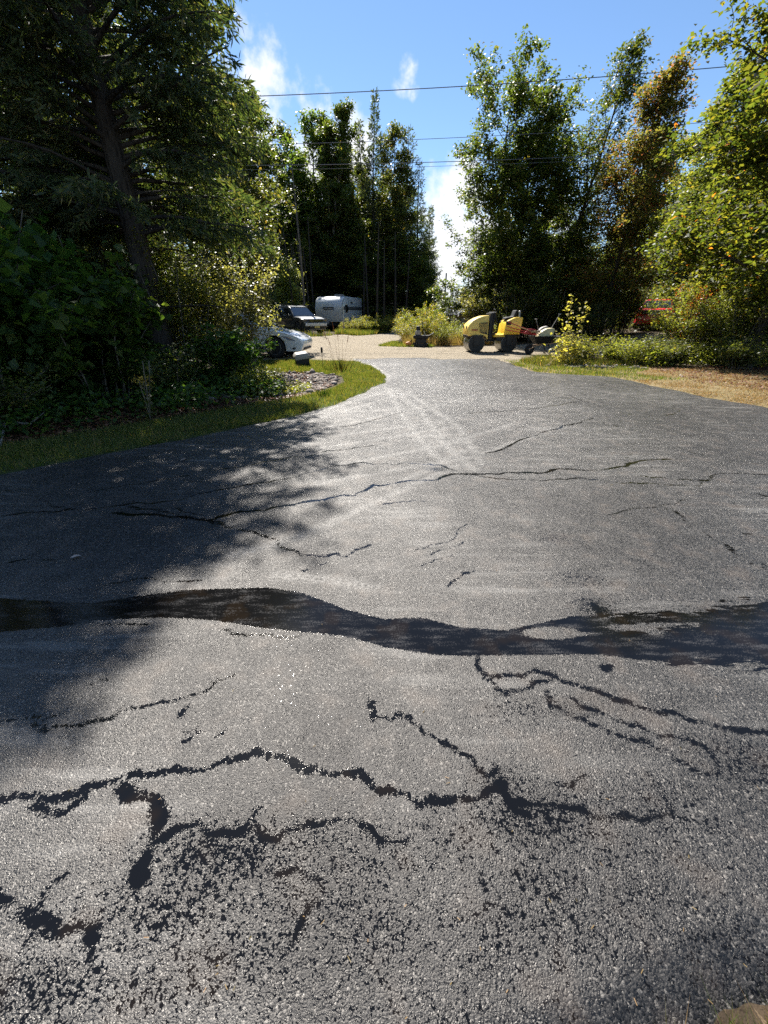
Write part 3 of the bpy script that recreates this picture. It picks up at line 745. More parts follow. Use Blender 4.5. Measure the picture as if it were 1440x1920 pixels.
def conifer_meshes(name, seed, H, r0, base, R, nprim=80, sec=14, per=16, nl=.13, nw=.028, droop=-.35, lift=.1, power=.8, wob=.07, hang=.35, dead=0, topup=.5, ragged=.25, lean=(0, 0), cap=99, bare=None):
    rng = np.random.default_rng(seed)
    wood = MB()
    n = 14; tt = np.linspace(0, 1, n + 1)
    T = np.column_stack([np.cumsum(rng.normal(0, .02 * H / n * 2, n + 1)) + lean[0] * tt * H, np.cumsum(rng.normal(0, .02 * H / n * 2, n + 1)) + lean[1] * tt * H, tt * H]); T[0, :2] = 0
    rad = r0 * (1 - .95 * tt); rad[0] *= 1.3
    T0 = T.copy(); T0[0, 2] -= .3
    wood.tube(T0, list(rad), 10)
    PP = []; DD = []
    for i in range(nprim + dead):
        isdead = i >= nprim
        t = (base + (1 - base) * ((i + rng.uniform(0, 1)) / nprim) * .985) if not isdead else rng.uniform(.1, base + .1)
        tl = max(0, (t - base) / (1 - base))
        p = along(T, np.array([t]))[0][0]
        a = i * 2.39996 + rng.normal(0, .4)
        if bare is not None and t < bare[2] and abs((a - bare[0] + PI) % (2 * PI) - PI) < bare[1] and rng.uniform() < .93: continue
        L = R * (1 - tl) ** power * rng.uniform(1 - ragged * 1.6, 1 + ragged) + .15
        L = min(L, cap * rng.uniform(.85, 1.05))
        if isdead: L = R * rng.uniform(.3, .7)
        P = curve_pts(p, (math.cos(a), math.sin(a), lift + topup * tl * 1.5), L, rng, 7, (0, 0, droop * (1 - tl)), wob)
        rb = max(.006, min(rad[int(t * n)] * .3, .012 + L * .013))
        wood.tube(P, [rb * (1 - .85 * k / 7) for k in range(8)], 5, False)
        if isdead: continue
        ns = max(4, int(sec * (.35 + .65 * L / R)))
        for j in range(ns):
            s = np.array([.18 + .82 * (j + rng.uniform(0, 1)) / ns])
            q, dq = along(P, s); q = q[0]; dq = dq[0] / (np.linalg.norm(dq[0]) + 1e-9)
            side = np.cross(dq, [0, 0, 1]); side /= np.linalg.norm(side) + 1e-9
            sg = 1 if j % 2 else -1
            d2 = dq * .8 + side * sg * rng.uniform(.5, 1.0) + np.array([0, 0, -hang * rng.uniform(.2, 1.3)])
            L2 = (L * .34 * (1.15 - s[0]) + .16) * rng.uniform(.6, 1.3)
            Q = curve_pts(q, d2, L2, rng, 3, (0, 0, -hang * .7), .08)
            if L2 > .45: wood.tube(Q, [.008, .006, .004, .002], 3, False)
            c = max(4, int(per * L2 / .6))
            pp, dd = along(Q, rng.uniform(.05, 1, c))
            dd = dd / (np.linalg.norm(dd, axis=1)[:, None] + 1e-9)
            PP.append(pp + rng.normal(0, .02, pp.shape)); DD.append(dd * .9 + rng.normal(0, .55, dd.shape) + np.array([0, 0, -.12 * hang]))
    pos = np.concatenate(PP); dirs = np.concatenate(DD)
    V, F = strip_quads(rng, pos, dirs, nl, nw)
    wm = bpy.data.meshes.new(name + '_wood'); wm.from_pydata(wood.v, [], wood.f); wm.polygons.foreach_set('use_smooth', np.ones(len(wm.polygons), bool)); wm.update()
    return wm, np_mesh(name + '_needles', V, [F])

def shrub_meshes(name, seed, H, R, stems=14, nleaf=5000, leaf=.07, spread=.07, low=.15, aspect=.55, fan=.9, flower=0):
    rng = np.random.default_rng(seed)
    wood = MB(); A = []
    for i in range(stems):
        a = rng.uniform(0, 2 * PI); rr = rng.uniform(0, .35) * R
        p0 = np.array([rr * math.cos(a), rr * math.sin(a), -.05])
        out = rng.uniform(.15, 1) * fan * R / H
        L = H * rng.uniform(.6, 1.08)
        P = curve_pts(p0, (math.cos(a) * out, math.sin(a) * out, 1), L, rng, 6, (math.cos(a) * .35, math.sin(a) * .35, -.2), .12)
        wood.tube(P, [.014 * H * .6 * (1 - .8 * k / 6) + .002 for k in range(7)], 4, False)
        A.append(P[1:])
        for j in range(5):
            q, dq = along(P, np.array([rng.uniform(.25, .95)]))
            v = rng.normal(0, 1, 3); v[2] = abs(v[2]) * .6 + .2
            Q = curve_pts(q[0], v, L * rng.uniform(.15, .35), rng, 3, (0, 0, 0), .15)
            wood.tube(Q, [.004, .003, .003, .002], 3, False); A.append(Q)
    ids = rng.integers(0, len(A), nleaf); pos = []
    for k, c in enumerate(np.bincount(ids, minlength=len(A))):
        if c: pos.append(along(A[k], rng.beta(1.4, 1.0, c))[0] + rng.normal(0, spread * R, (c, 3)))
    pos = np.concatenate(pos); pos = pos[pos[:, 2] > low * H * rng.uniform(0, 1, len(pos))]
    pos[:, 2] = np.maximum(pos[:, 2], .04)
    V, F = leaf_quads(rng, pos, leaf, aspect)
    wm = bpy.data.meshes.new(name + '_stems'); wm.from_pydata(wood.v, [], wood.f); wm.update()
    return wm, np_mesh(name + '_leaves', V, [F])

def plant(name, meshes, mats, loc, label, cat, group=None, rz=0.0, sc=(1, 1, 1), parts=('trunk', 'crown'), tilt=(0, 0)):
    o = empty(name, loc, rz)
    o.rotation_euler = (tilt[0], tilt[1], rz)
    o.scale = sc
    tag(o, label, cat, group)
    for nm, me, mt in zip(parts, meshes, mats):
        if not me.materials: me.materials.append(mt)
        c = link(nm, me, None, o)
        if me.materials[0] != mt:
            c.material_slots[0].link = 'OBJECT'; c.material_slots[0].material = mt
    return o
def foot(x, y): return (x, y, gzf(x, y))
def top_at(px, py, Y):
    p = at(px, py, Y); return p.x, p.z - gzf(p.x, Y)

# ---- the big hemlock on the left, whose boughs shade the near driveway
hem = conifer_meshes('hemlock', 11, 11.3, .31, .27, 4.0, nprim=190, sec=30, per=34, nl=.16, nw=.034, droop=-.5, lift=.22, power=.60, hang=.5, dead=12, ragged=.2, cap=3.1, topup=.35, bare=(-1.08, .55, .56))
plant('hemlock_tree', hem, (M['bark_dark'], M['hemlock']), foot(-5.55, 10.3), 'tall dark hemlock with a thick trunk and drooping boughs, nearest on the left', 'tree')
hem2 = conifer_meshes('hemlock_b', 12, 15, .22, .08, 3.2, nprim=95, sec=18, per=15, nl=.17, nw=.035, droop=-.5, lift=.2, power=.6, hang=.55, dead=6, ragged=.3)
for k, (x, y, s, rz) in enumerate([(-9.2, 13.5, 1.05, .5), (-12.5, 10.5, 1.1, 2.2), (-8.6, 8.0, .82, 4.0), (-14, 17, 1.15, 1.2), (-9.3, 17.5, .95, 3.2), (-10.5, 21, 1.1, 5.1), (-17, 12.5, 1.2, .3), (-7.7, 12.4, .8, 4.4)]):
    lab = ['dark hemlock standing behind the thick leaning trunk on the left', 'dark hemlock at the left picture edge, deep in shade', 'lower dark hemlock beside the verge at the far left', None, 'dark hemlock behind the white sedan', None, None, 'shorter dark hemlock close behind the thick leaning trunk'][k]
    plant('hemlock_tree', hem2, (M['bark_dark'], M['hemlock']), foot(x, y), lab or 'dark hemlock deep in the woods on the left', 'tree', 'hemlocks in the left woods', rz, (s, s, s))

# ---- woods between the hemlock and the trailer
pine = conifer_meshes('pine', 21, 15, .2, .18, 2.6, nprim=70, sec=13, per=13, nl=.26, nw=.06, droop=.25, lift=.12, power=.75, hang=.1, ragged=.4, topup=.7)
spire = conifer_meshes('spire', 22, 15, .18, .08, 2.3, nprim=110, sec=13, per=14, nl=.25, nw=.075, droop=-.15, lift=.25, power=1.0, hang=.15, ragged=.3, topup=.8)
decA = tree_meshes('woodA', 31, 15, .19, .08, 3.6, 54, 9, 27000, .22, .35, .25, .25, .055)
decB = tree_meshes('woodB', 32, 13, .15, .12, 3.2, 44, 9, 20000, .20, .45, .3, .3, .06, stems=2)
decC = tree_meshes('woodC', 33, 9, .10, .03, 3.0, 46, 9, 18000, .17, .4, .3, .15, .075, stems=3)
def put_tree(px, py, Y, meshes, H0, mats, label, group=None, rz=0.0, wide=1.0, name='woodland_tree'):
    x, H = top_at(px, py, Y)
    s = H / H0
    return plant(name, meshes, mats, foot(x, Y), label, 'tree', group, rz, (s * wide, s * wide, s))
BG, BP, BD = M['bark_grey'], M['bark_pale'], M['bark_dark']
plant('woodland_tree', decB, (BD, M['wood']), foot(-6.5, 20.0), 'loose-crowned tree rising beside the drooping hemlock boughs', 'tree', None, .4, (.78, .78, .84))
put_tree(430, 110, 44, pine, 15, (BD, M['pine']), 'dark pine between the hemlock and the middle woods', None, 1.4, 1.1, 'pine_tree')
put_tree(480, 205, 53, decA, 15, (BG, M['wood']), 'leafy tree behind the tall grey car', None, 2.1, 1.0)
put_tree(535, 235, 54, decB, 13, (BD, M['wood']), 'slim leafy tree above the tall grey car', None, 5.0, .9)
put_tree(517, 450, 38.5, decC, 9, (BD, M['silver']), 'low pale-leaved tree overhanging the tall grey car', None, 1.1, 1.1)
put_tree(606, 205, 49, decA, 15, (BP, M['oak']), 'tall dense tree with a pale trunk right behind the trailer', None, 3.6, .95)
put_tree(575, 212, 51, decB, 13, (BD, M['oak']), 'dark dense tree left of the pale trunk behind the trailer', None, 1.9, 1.05)
put_tree(648, 235, 50, decA, 15, (BG, M['wood']), 'dense tree right of the pale trunk behind the trailer', None, .7, .95)
put_tree(700, 172, 51, spire, 15, (BD, M['pine']), 'tallest narrow spire of the middle woods', None, 0.2, .85, 'spruce_tree')
put_tree(737, 232, 50, decB, 13, (BD, M['wood']), 'leafy tree just right of the tall narrow spire', None, 2.9, .9)
put_tree(760, 240, 51, pine, 15, (BD, M['pine']), 'pine with upturned boughs at the right of the middle woods', None, 4.2, .95, 'pine_tree')
put_tree(789, 300, 49, pine, 15, (BD, M['pine']), 'shorter pine with boughs reaching right over the sky gap', None, 2.4, .9, 'pine_tree')
put_tree(805, 385, 51, spire, 15, (BD, M['pine']), 'small spruce at the right end of the middle woods', None, 1.3, 1.1, 'spruce_tree')
put_tree(796, 455, 52, decC, 9, (BD, M['wood']), 'low rounded tree where the middle woods end at the sky gap', None, 3.3, 1.0)
put_tree(672, 222, 53, spire, 15, (BD, M['pine']), 'pointed spruce between the pale trunk and the tallest spire', None, 2.7, 1.0, 'spruce_tree')
put_tree(722, 250, 54, spire, 15, (BD, M['pine']), 'pointed spruce close right of the tallest spire', None, 4.9, 1.0, 'spruce_tree')
put_tree(632, 248, 54, spire, 15, (BD, M['pine']), 'pointed dark spruce over the trailer roof', None, 1.9, 1.0, 'spruce_tree')
k = 0
for px, py, Y, me, h0, mt, w in [(560, 330, 57, decA, 15, 'wood', 1.1), (520, 300, 55, spire, 15, 'pine', 1.2), (620, 300, 57, decB, 13, 'oak', 1.2), (670, 300, 56, decA, 15, 'wood', 1.2), (725, 330, 58, decB, 13, 'wood', 1.2), (770, 360, 56, decA, 15, 'oak', 1.1), (590, 330, 50, spire, 15, 'pine', .8), (650, 400, 50, decC, 9, 'wood', 1.2), (700, 420, 48, decC, 9, 'oak', 1.2), (745, 430, 48, decC, 9, 'wood', 1.2), (785, 440, 48, decC, 9, 'oak', 1.2), (560, 440, 46, decC, 9, 'wood', 1.2), (610, 430, 48, decC, 9, 'oak', 1.3), (535, 430, 45, decC, 9, 'wood', 1.2), (470, 330, 48, decA, 15, 'wood', 1.1), (440, 200, 46, decA, 15, 'oak', 1.2), (380, 180, 30, spire, 15, 'pine', 1.2), (300, 150, 30, decA, 15, 'wood', 1.3), (200, 180, 28, decB, 13, 'wood', 1.4), (90, 150, 27, decA, 15, 'wood', 1.3), (10, 150, 26, decB, 13, 'oak', 1.4), (460, 420, 33, decC, 9, 'wood', 1.2), (390, 440, 22, decC, 9, 'oak', 1.2), (300, 430, 20, decC, 9, 'wood', 1.2), (200, 420, 19, decC, 9, 'oak', 1.3)]:
    k += 1
    put_tree(px, py, Y, me, h0, (BD, M[mt]), 'dark tree in the shaded depth of the left and middle woods', 'trees deep in the left and middle woods', k * 1.37, w)
# bare trunks showing in the shade behind the parked cars
rng = random.Random(4)
for k in range(16):
    px = [513, 523, 532, 541, 549, 556, 563, 571, 579, 586, 681, 690, 706, 720, 742, 761][k]
    Y = rng.uniform(36, 43)
    p = at(px, 560, Y)
    tb = MB(); h = rng.uniform(6, 9); dx = rng.uniform(-.3, .3)
    tb.tube([(0, 0, -.3), (dx * .3, 0, h * .4), (dx, 0, h)], [rng.uniform(.08, .16), .08, .03], 7)
    for j in range(7):
        a = rng.uniform(0, 2 * PI); hz = rng.uniform(1.5, h - .5)
        tb.tube([(dx * hz / h, 0, hz), (dx * hz / h + math.cos(a) * .5, math.sin(a) * .5, hz + .1), (dx * hz / h + math.cos(a) * 1.0, math.sin(a) * 1.0, hz + .05)], [.02, .012, .005], 4)
    tag(tb.build('bare_trunk', BD, None, smooth=True, loc=foot(p.x, Y)), 'bare dark trunk in the shade behind the parked cars and trailer', 'tree trunk', 'bare trunks behind the parked cars')
x, H = top_at(548, 305, 33)
tb = MB(); tb.tube([(0, 0, -.3), (.05, 0, H * .5), (-.05, 0, H)], [.10, .08, .03], 7)
for j in range(9): 
    a = rng.uniform(0, 2 * PI); hz = H * rng.uniform(.45, .95)
    tb.tube([(0, 0, hz), (math.cos(a) * .6, math.sin(a) * .6, hz + .25)], [.02, .006], 4)
tag(tb.build('dead_tree', BG, None, smooth=True, loc=foot(x, 33)), 'thin dead tree showing against the bright cloud left of the middle woods', 'tree')

# ---- right-hand trees
oak = tree_meshes('oak', 41, 13, .17, .08, 4.9, 90, 11, 82000, .185, .38, .38, .3, .036, stems=4, lean=(.0, 0), shape=lambda t: .8 + .2 * math.sin(PI * t) if t < .72 else max(.3, .95 - (t - .72) * 2.0))
x, H = top_at(972, 96, 27); s = H / 14.6
plant('oak_tree', oak, (BD, M['oak']), foot(x + 1.0, 27), 'tall dark oak behind the yellow roller', 'tree', None, .6, (s, s, s))
oak2 = tree_meshes('oak_b', 42, 13, .15, .18, 3.4, 56, 9, 11000, .16, .8, .5, .3, .04, lean=(.15, 0), gap=.1)
x, H = top_at(1012, 620, 27.5)
xt, Ht = top_at(1120, 88, 27.5); s = Ht / 13
plant('oak_tree', oak2, (BD, M['oak']), foot(x, 27.5), 'sparse tree leaning right beside the tall oak', 'tree', None, 0, (s, s, s))
mapT = tree_meshes('turning_maple', 43, 11, .12, .08, 3.3, 60, 9, 26000, .15, .5, .4, .3, .05)
x, H = top_at(1238, 140, 23.5); s = H / 11
plant('maple_tree', mapT, (BD, M['maple_turning']), foot(x, 23.5), 'maple turning yellow and red right of the leaning oak', 'tree', None, 1.1, (s, s, s))
mapY = tree_meshes('yellow_maple', 44, 12.5, .16, .14, 4.0, 78, 11, 40000, .17, .15, .4, -.05, .042, wob=.14)
plant('maple_tree', mapY, (BD, M['maple_yellow']), foot(12.0, 13.6), 'big yellow-green maple at the right edge above the dry grass', 'tree', None, .9)
mapY2 = tree_meshes('yellow_maple_b', 45, 9, .09, .05, 3.2, 56, 9, 21000, .16, .2, .45, -.05, .055)
plant('maple_tree', mapY2, (BD, M['maple_yellow']), foot(16.8, 19.0), 'smaller yellow-green maple behind the big one, by the red car', 'tree', None, 2.0)
plant('maple_tree', mapY2, (BD, M['wood']), foot(20.6, 30.0), 'green maple standing over the red car', 'tree', None, 4.0, (1.15, 1.15, 1.15))
plant('maple_tree', mapY2, (BD, M['maple_yellow']), foot(15.5, 15.2), 'yellow-green maple at the far right, partly out of the picture', 'tree', None, 5.2, (1.2, 1.2, 1.3))
put_tree(1075, 330, 34, pine, 15, (BD, M['pine']), 'dark pine between the leaning oak and the turning maple', None, .5, 1.0, 'pine_tree')
put_tree(1130, 300, 37, pine, 15, (BD, M['pine']), 'farther dark pine left of the turning maple', None, 3.5, 1.1, 'pine_tree')
put_tree(1190, 330, 39, decB, 13, (BD, M['shrub']), 'green tree behind the turning maple', None, 2.5, 1.0)
put_tree(1120, 420, 26, decC, 9, (BD, M['shrub']), 'bright low tree between the oak and the turning maple', None, 1.5, 1.0)
put_tree(1165, 460, 36, decC, 9, (BD, M['wood']), 'low dark tree left of the red car', None, 3.9, 1.0)
put_tree(1060, 470, 27, decC, 9, (BD, M['shrub']), 'low dark tree behind the wheelbarrow', None, 5.3, 1.1)
put_tree(1000, 480, 26.5, decC, 9, (BD, M['oak']), 'low dark tree at the foot of the tall oak', None, .3, 1.0)
put_tree(965, 470, 29, decC, 9, (BD, M['oak']), 'low tree left of the tall oak, above the roller', None, 2.2, 1.0)
put_tree(935, 520, 31, decC, 9, (BD, M['silver']), 'pale shrubby tree right of the distant house', None, 4.4, 1.0)
for k, (px, py, Y, me, h0, mt) in enumerate([(1290, 230, 40, decA, 15, 'shrub'), (1390, 160, 34, decA, 15, 'shrub'), (1440, 180, 24, decB, 13, 'maple_yellow'), (1250, 430, 38, decC, 9, 'shrub'), (1340, 400, 31, decC, 9, 'maple_yellow'), (1400, 380, 24, decC, 9, 'shrub'), (1020, 350, 36, decA, 15, 'oak'), (950, 400, 38, decB, 13, 'wood'), (1100, 420, 38, decA, 15, 'oak'), (1160, 460, 33, decC, 9, 'oak'), (1470, 300, 20, decC, 9, 'wood')]):
    put_tree(px, py, Y, me, h0, (BD, M[mt]), 'green tree in the depth of the right-hand woods', 'trees deep in the right woods', k * 1.7, 1.15)
for k, (px, py, Y, me, h0) in enumerate([(848, 540, 95, spire, 15), (862, 532, 90, pine, 15), (880, 528, 85, decA, 15), (900, 520, 82, spire, 15), (835, 548, 110, decA, 15), (872, 540, 100, decB, 13), (925, 500, 80, decA, 15), (820, 545, 100, spire, 15)]):
    put_tree(px, py, Y, me, h0, (BD, M['pine'] if me in (spire, pine) else M['wood']), 'small far tree beyond the distant house', 'far trees beyond the house', k * 2.1, 1.6)

# ---- shrubs
shA = shrub_meshes('shrubA', 51, 2.7, 1.15, 22, 11000, .075, .085)
shB = shrub_meshes('shrubB', 52, 1.2, .9, 18, 5200, .07, .11)
shC = shrub_meshes('shrubC', 53, 1.9, 1.0, 16, 3400, .15, .10, aspect=.8)
shD = shrub_meshes('goldenrod', 54, 1.35, .8, 26, 4200, .085, .07, aspect=.3)
SP = ('stems', 'foliage')
def shrub(me, mats, x, y, label, group=None, rz=0.0, s=(1, 1, 1), name='shrub', cat='shrub'):
    return plant(name, me, mats, foot(x, y), label, cat, group, rz, s, SP)
shrub(shA, (BG, M['silver']), -4.1, 11.7, 'big sunlit small-leaved shrub in front of the white sedan', None, .3, (1.0, 1.0, 1.08))
shrub(shA, (BG, M['shrub']), -5.2, 11.0, 'tall small-leaved shrub beside the thick trunk', None, 2.0, (1.05, 1, 1.1))
shrub(shC, (BG, M['maple_dark']), -3.75, 9.5, 'broad-leaved bright green shrub at the edge of the stones', None, 1.0, (.85, .85, .72))
shrub(shC, (BG, M['maple_dark']), -5.3, 7.6, 'broad-leaved shrub in deep shade by the left verge', None, 2.4, (1.2, 1.1, 1.25))
shrub(shC, (BG, M['maple_dark']), -6.4, 6.6, 'tall broad-leaved shrub in deep shade at the left edge', None, .2, (1.3, 1.2, 1.6))
shrub(shC, (BG, M['maple_dark']), -7.8, 7.2, 'broad-leaved shrub at the left picture edge', None, 4.2, (1.4, 1.3, 1.9))
shrub(shC, (BG, M['maple_dark']), -6.3, 9.0, 'broad-leaved shrub in front of the thick trunk', None, 5.0, (1.2, 1.2, 1.5))
shrub(shB, (BG, M['wood']), -4.5, 8.4, 'low dark shrub on the leaf litter before the thick trunk', None, .7, (1, 1, .9))
shrub(shB, (BG, M['wood']), -5.9, 5.9, 'low dark shrub by the fallen branch', None, 1.7, (1, 1, .8))
shrub(shB, (BG, M['shrub']), -3.0, 8.9, 'low leafy shrub at the lower end of the stones', None, 3.1, (.7, .6, .6))
for k, (x, y, s) in enumerate([(-9, 9.5, 1.5), (-8, 11.5, 1.5), (-7, 12.6, 1.4), (-10.5, 7.4, 1.7), (-6.6, 11.4, 1.1), (-9.5, 6, 1.6), (-11, 9, 1.8)]):
    shrub(shC if k % 2 else shA, (BG, M['wood']), x, y, 'shaded shrub in the understory of the left woods', 'understory shrubs in the left woods', k * 1.1, (s, s, s * .95))
shrub(shB, (BG, M['shrub']), 7.3, 15.4, 'wide low shrub left of the red car, nearest the gravel', None, .5, (1.2, 1.1, .8))
shrub(shB, (BG, M['shrub']), 8.5, 14.6, 'wide low shrub below the red car', None, 2.5, (1.3, 1.1, .75))
shrub(shB, (BG, M['wood']), 9.7, 14.2, 'low shrub right of the red car behind the dry grass', None, 4.5, (1.2, 1.1, .8))
shrub(shA, (BG, M['shrub']), 11.6, 15.9, 'tall shrub hiding the right side of the red car', None, 1.5, (1.1, 1.1, .95))
shrub(shA, (BG, M['orange']), 12.6, 17.8, 'shrub with orange and yellow leaves right of the red car', None, 3.5, (.9, .8, .95))
shrub(shA, (BG, M['wood']), 12.3, 14.3, 'tall green shrub under the big yellow-green maple', None, .9, (1.2, 1.1, .9))
shrub(shB, (BG, M['wood']), 11.2, 12.9, 'low shrub at the trunk of the big yellow-green maple', None, .2, (1.1, 1, .9))
shrub(shB, (BG, M['orange']), 6.9, 25.2, 'reddish brown shrub behind the roller seat', None, .2, (.6, .6, 1.1))
for k, (x, y, s, mt) in enumerate([(6.0, 25.5, 1.2, 'silver'), (7.2, 24.6, 1.1, 'wood'), (8.6, 24.8, 1.2, 'oak'), (10.0, 24.6, 1.25, 'wood'), (11.6, 24.4, 1.2, 'shrub'), (13.2, 24.2, 1.2, 'wood'), (7.0, 28.5, 1.2, 'silver'), (16.0, 20.4, 1.1, 'shrub'), (10.8, 21.9, .8, 'wood'), (17, 19.5, 1.3, 'wood')]):
    lab = ['pale leafy shrub just right of the distant house', 'leafy shrub directly behind the roller', 'leafy shrub directly behind the wheelbarrow', 'leafy shrub directly behind the slender sapling', 'leafy shrub across the gravel, just right of the slender sapling',
           'leafy shrub across the gravel, just left of the red car', 'pale shrub set back behind the roller hood', 'shrub under the maples right of the red car', 'small shrub at the far gravel edge, right of the slender sapling', 'shrub at the far right picture edge below the maples'][k]
    shrub(shA, (BG, M[mt]), x, y, lab, 'shrubs along the far side of the gravel road', k * 1.9, (s, s, s * .9))
# weedy island with goldenrod in front of the distant house
for k, (x, y, s, mt) in enumerate([(1.5, 23.6, 1.0, 'goldenrod'), (2.4, 23.2, 1.2, 'goldenrod'), (3.3, 23.8, .95, 'shrub'), (4.1, 23.0, .75, 'goldenrod'), (2.0, 25.0, 1.25, 'shrub'), (3.0, 25.6, 1.45, 'goldenrod'), (4.2, 25.2, .85, 'shrub'), (4.9, 24.2, .75, 'goldenrod'), (1.3, 26, 1.2, 'goldenrod'), (2.6, 27.5, 1.1, 'shrub'), (3.9, 27.5, .8, 'goldenrod'), (5.4, 22.8, .8, 'silver'), (1.6, 22.4, .6, 'goldenrod'), (3.0, 22.2, .7, 'shrub'), (4.4, 22.0, .6, 'silver')]):
    shrub(shD if k % 3 else shB, (BG, M[mt]), x, y, 'leafy weed clump on the island behind the small black machine', 'weed clumps on the island', k * 1.3, (s, s, s * (1.0 if k % 3 else .9)), 'weed_clump', 'plant')
for k, (x, y, s) in enumerate([(-1.2, 34.5, 1.0), (-.4, 35.5, 1.1), (-2.0, 35.0, 1.0), (.4, 36.6, 1.0), (-3.0, 34.3, .8), (1.0, 38, 1.1)]):
    shrub(shD, (BG, M['goldenrod']), x, y, 'tall pale weed clump beside the trailer', 'weed clumps beside the trailer', k * 2.3, (1.2 * s, s, s * .95), 'weed_clump', 'plant')
# young sapling with pale leaves
def sapling():
    rg = np.random.default_rng(8); w = MB(); pos = []
    for (dx, dy, h) in [(-.05, 0, 2.1), (.5, .05, 1.85), (-.3, .1, 1.1), (.15, -.1, .9)]:
        P = curve_pts((0, 0, -.05), (dx, dy, h), math.sqrt(dx * dx + h * h), rg, 6, (0, 0, .1), .03)
        w.tube(P, [.014, .012, .010, .009, .007, .005, .003], 5, False)
        for t in np.linspace(.28, 1, int(h * 9)):
            q = along(P, np.array([t]))[0][0]
            for j in range(5): pos.append(q + rg.normal(0, .10 + .04 * (1 - t), 3) * np.array([1, 1, .6]))
    for j in range(420): pos.append(np.array([rg.normal(.05, .28), rg.normal(0, .22), abs(rg.normal(.28, .22)) + .04]))
    V, F = leaf_quads(rg, np.array(pos), .125, .62, .35, .2, .6)
    wm = bpy.data.meshes.new('sapling_stems'); wm.from_pydata(w.v, [], w.f)
    return wm, np_mesh('sapling_leaves', V, [F])
xs, ys_ = 6.25, 14.35
plant('sapling', sapling(), (BG, M['sapling']), foot(xs, ys_), 'slender sapling with pale drooping leaves right of the wheelbarrow', 'sapling')
# flowering weed in the shade, left
def goldenrod_plant():
    rg = np.random.default_rng(9); w = MB(); pos = []; fl = []
    for j in range(6):
        a = rg.uniform(0, 6.28); h = rg.uniform(.55, .95)
        P = curve_pts((0, 0, 0), (math.cos(a) * .2, math.sin(a) * .2, 1), h, rg, 5, (0, 0, 0), .05)
        w.tube(P, .006, 4, False)
        for t in np.linspace(.1, .95, 16): pos.append(along(P, np.array([t]))[0][0] + rg.normal(0, .05, 3))
        if j < 2:
            for q in range(90): fl.append(P[-1] + rg.normal(0, .05, 3) * np.array([1.2, 1.2, .7]))
    V, F = leaf_quads(rg, np.array(pos), .10, .35)
    V2, F2 = leaf_quads(rg, np.array(fl), .02, .8)
    wm = bpy.data.meshes.new('goldenrod_stem'); wm.from_pydata(w.v, [], w.f)
    return wm, np_mesh('goldenrod_leaf', V, [F]), np_mesh('goldenrod_flower', V2, [F2])
gx_, gy_ = gp(283, 792)
fw = plant('flowering_weed', goldenrod_plant(), (BG, M['silver'], plain('yellow_petals', (.55, .36, .04), .7)), foot(gx_ - .15, gy_ + .25), 'weed with one yellow flower head at the shaded left verge', 'plant', parts=('stems', 'leaves', 'flower'))
for c in fw.children: c['kind'] = 'stuff'

# ---- grass blades (uncountable)
def blades(name, P, h, w, mat, label, seed, lean=.35):
    rg = np.random.default_rng(seed); n = len(P)
    hh = h * rg.uniform(.45, 1.3, n); a = rg.uniform(0, 2 * PI, n); ww = w * rg.uniform(.6, 1.4, n)
    lx = rg.normal(0, lean, n) * hh; ly = rg.normal(0, lean, n) * hh
    z = gz(P[:, 0], P[:, 1]) + .005
    b0 = np.column_stack([P[:, 0] - np.cos(a) * ww, P[:, 1] - np.sin(a) * ww, z]); b1 = np.column_stack([P[:, 0] + np.cos(a) * ww, P[:, 1] + np.sin(a) * ww, z])
    t = np.column_stack([P[:, 0] + lx, P[:, 1] + ly, z + hh])
    V = np.stack([b0, b1, t], 1).reshape(-1, 3)
    return tag(link(name, np_mesh(name, V, [np.arange(3 * n).reshape(-1, 3)]), mat), label, 'grass', kind='stuff')
def scatter(poly, n, seed, dens=None):
    rg = np.random.default_rng(seed); P = np.array(poly)
    lo, hi = P.min(0), P.max(0)
    A = rg.uniform(lo, hi, (n * 4, 2)); A = A[inside(A[:, 0], A[:, 1], P)]
    if dens is not None: A = A[rg.uniform(0, 1, len(A)) < dens(A[:, 0], A[:, 1])]
    return A[:n]
clump = lambda x, y: .35 + .65 * sstep(-.2, .6, np.sin(x * 3.1 + np.sin(y * 2.7)) * np.sin(y * 3.7 + np.sin(x * 2.1)))
offroad = lambda x, y: ((x < xl(y) + .05 * np.sin(y * 9) * np.sin(y * 23)) | (x > xr(y) + .05 * np.sin(y * 11))) * clump(x, y)
Pl = scatter(left_verge, 130000, 1, offroad)
Pl = Pl[(Pl[:, 1] < 15.2)]
blades('verge_grass', Pl, .075, .0045, M['grass'], 'short green grass on the left verge', 61)
blades('verge_weeds', scatter(left_verge, 5000, 11, lambda x, y: (x < xl(y) - .02) * clump(x * 1.7, y * 1.7) ** 4), .17, .006, M['grass'], 'taller grass tufts on the left verge', 60, .5)
Pr = scatter(right_verge, 90000, 2, offroad)
mg = (Pr[:, 0] < 8.0 + .6 * np.sin(Pr[:, 1] * 2))
blades('verge_grass', Pr[mg & (Pr[:, 1] > 10.7)], .08, .007, M['grass'], 'yellow-green grass at the right corner by the gravel', 62)
blades('dry_grass', Pr[~(mg & (Pr[:, 1] > 10.7))], .04, .007, M['dry_grass'], 'short straw-coloured grass on the right verge', 63, .9)
Pn = np.concatenate([scatter(near_verge, 9000, 3, lambda x, y: (y < .03 + .42 * np.tanh(.75 * x) + .03 * np.sin(x * 40)) * 1.0), scatter([(.2, -.2), (.2, .5), (2.4, .7), (2.4, -.2)], 30000, 13, lambda x, y: (y < .02 + .42 * np.tanh(.75 * x) + .012 * np.sin(x * 40)) * 1.0)])
blades('verge_grass', Pn, .038, .0016, M['grass'], 'tuft of grass in the near right corner', 64, .9)
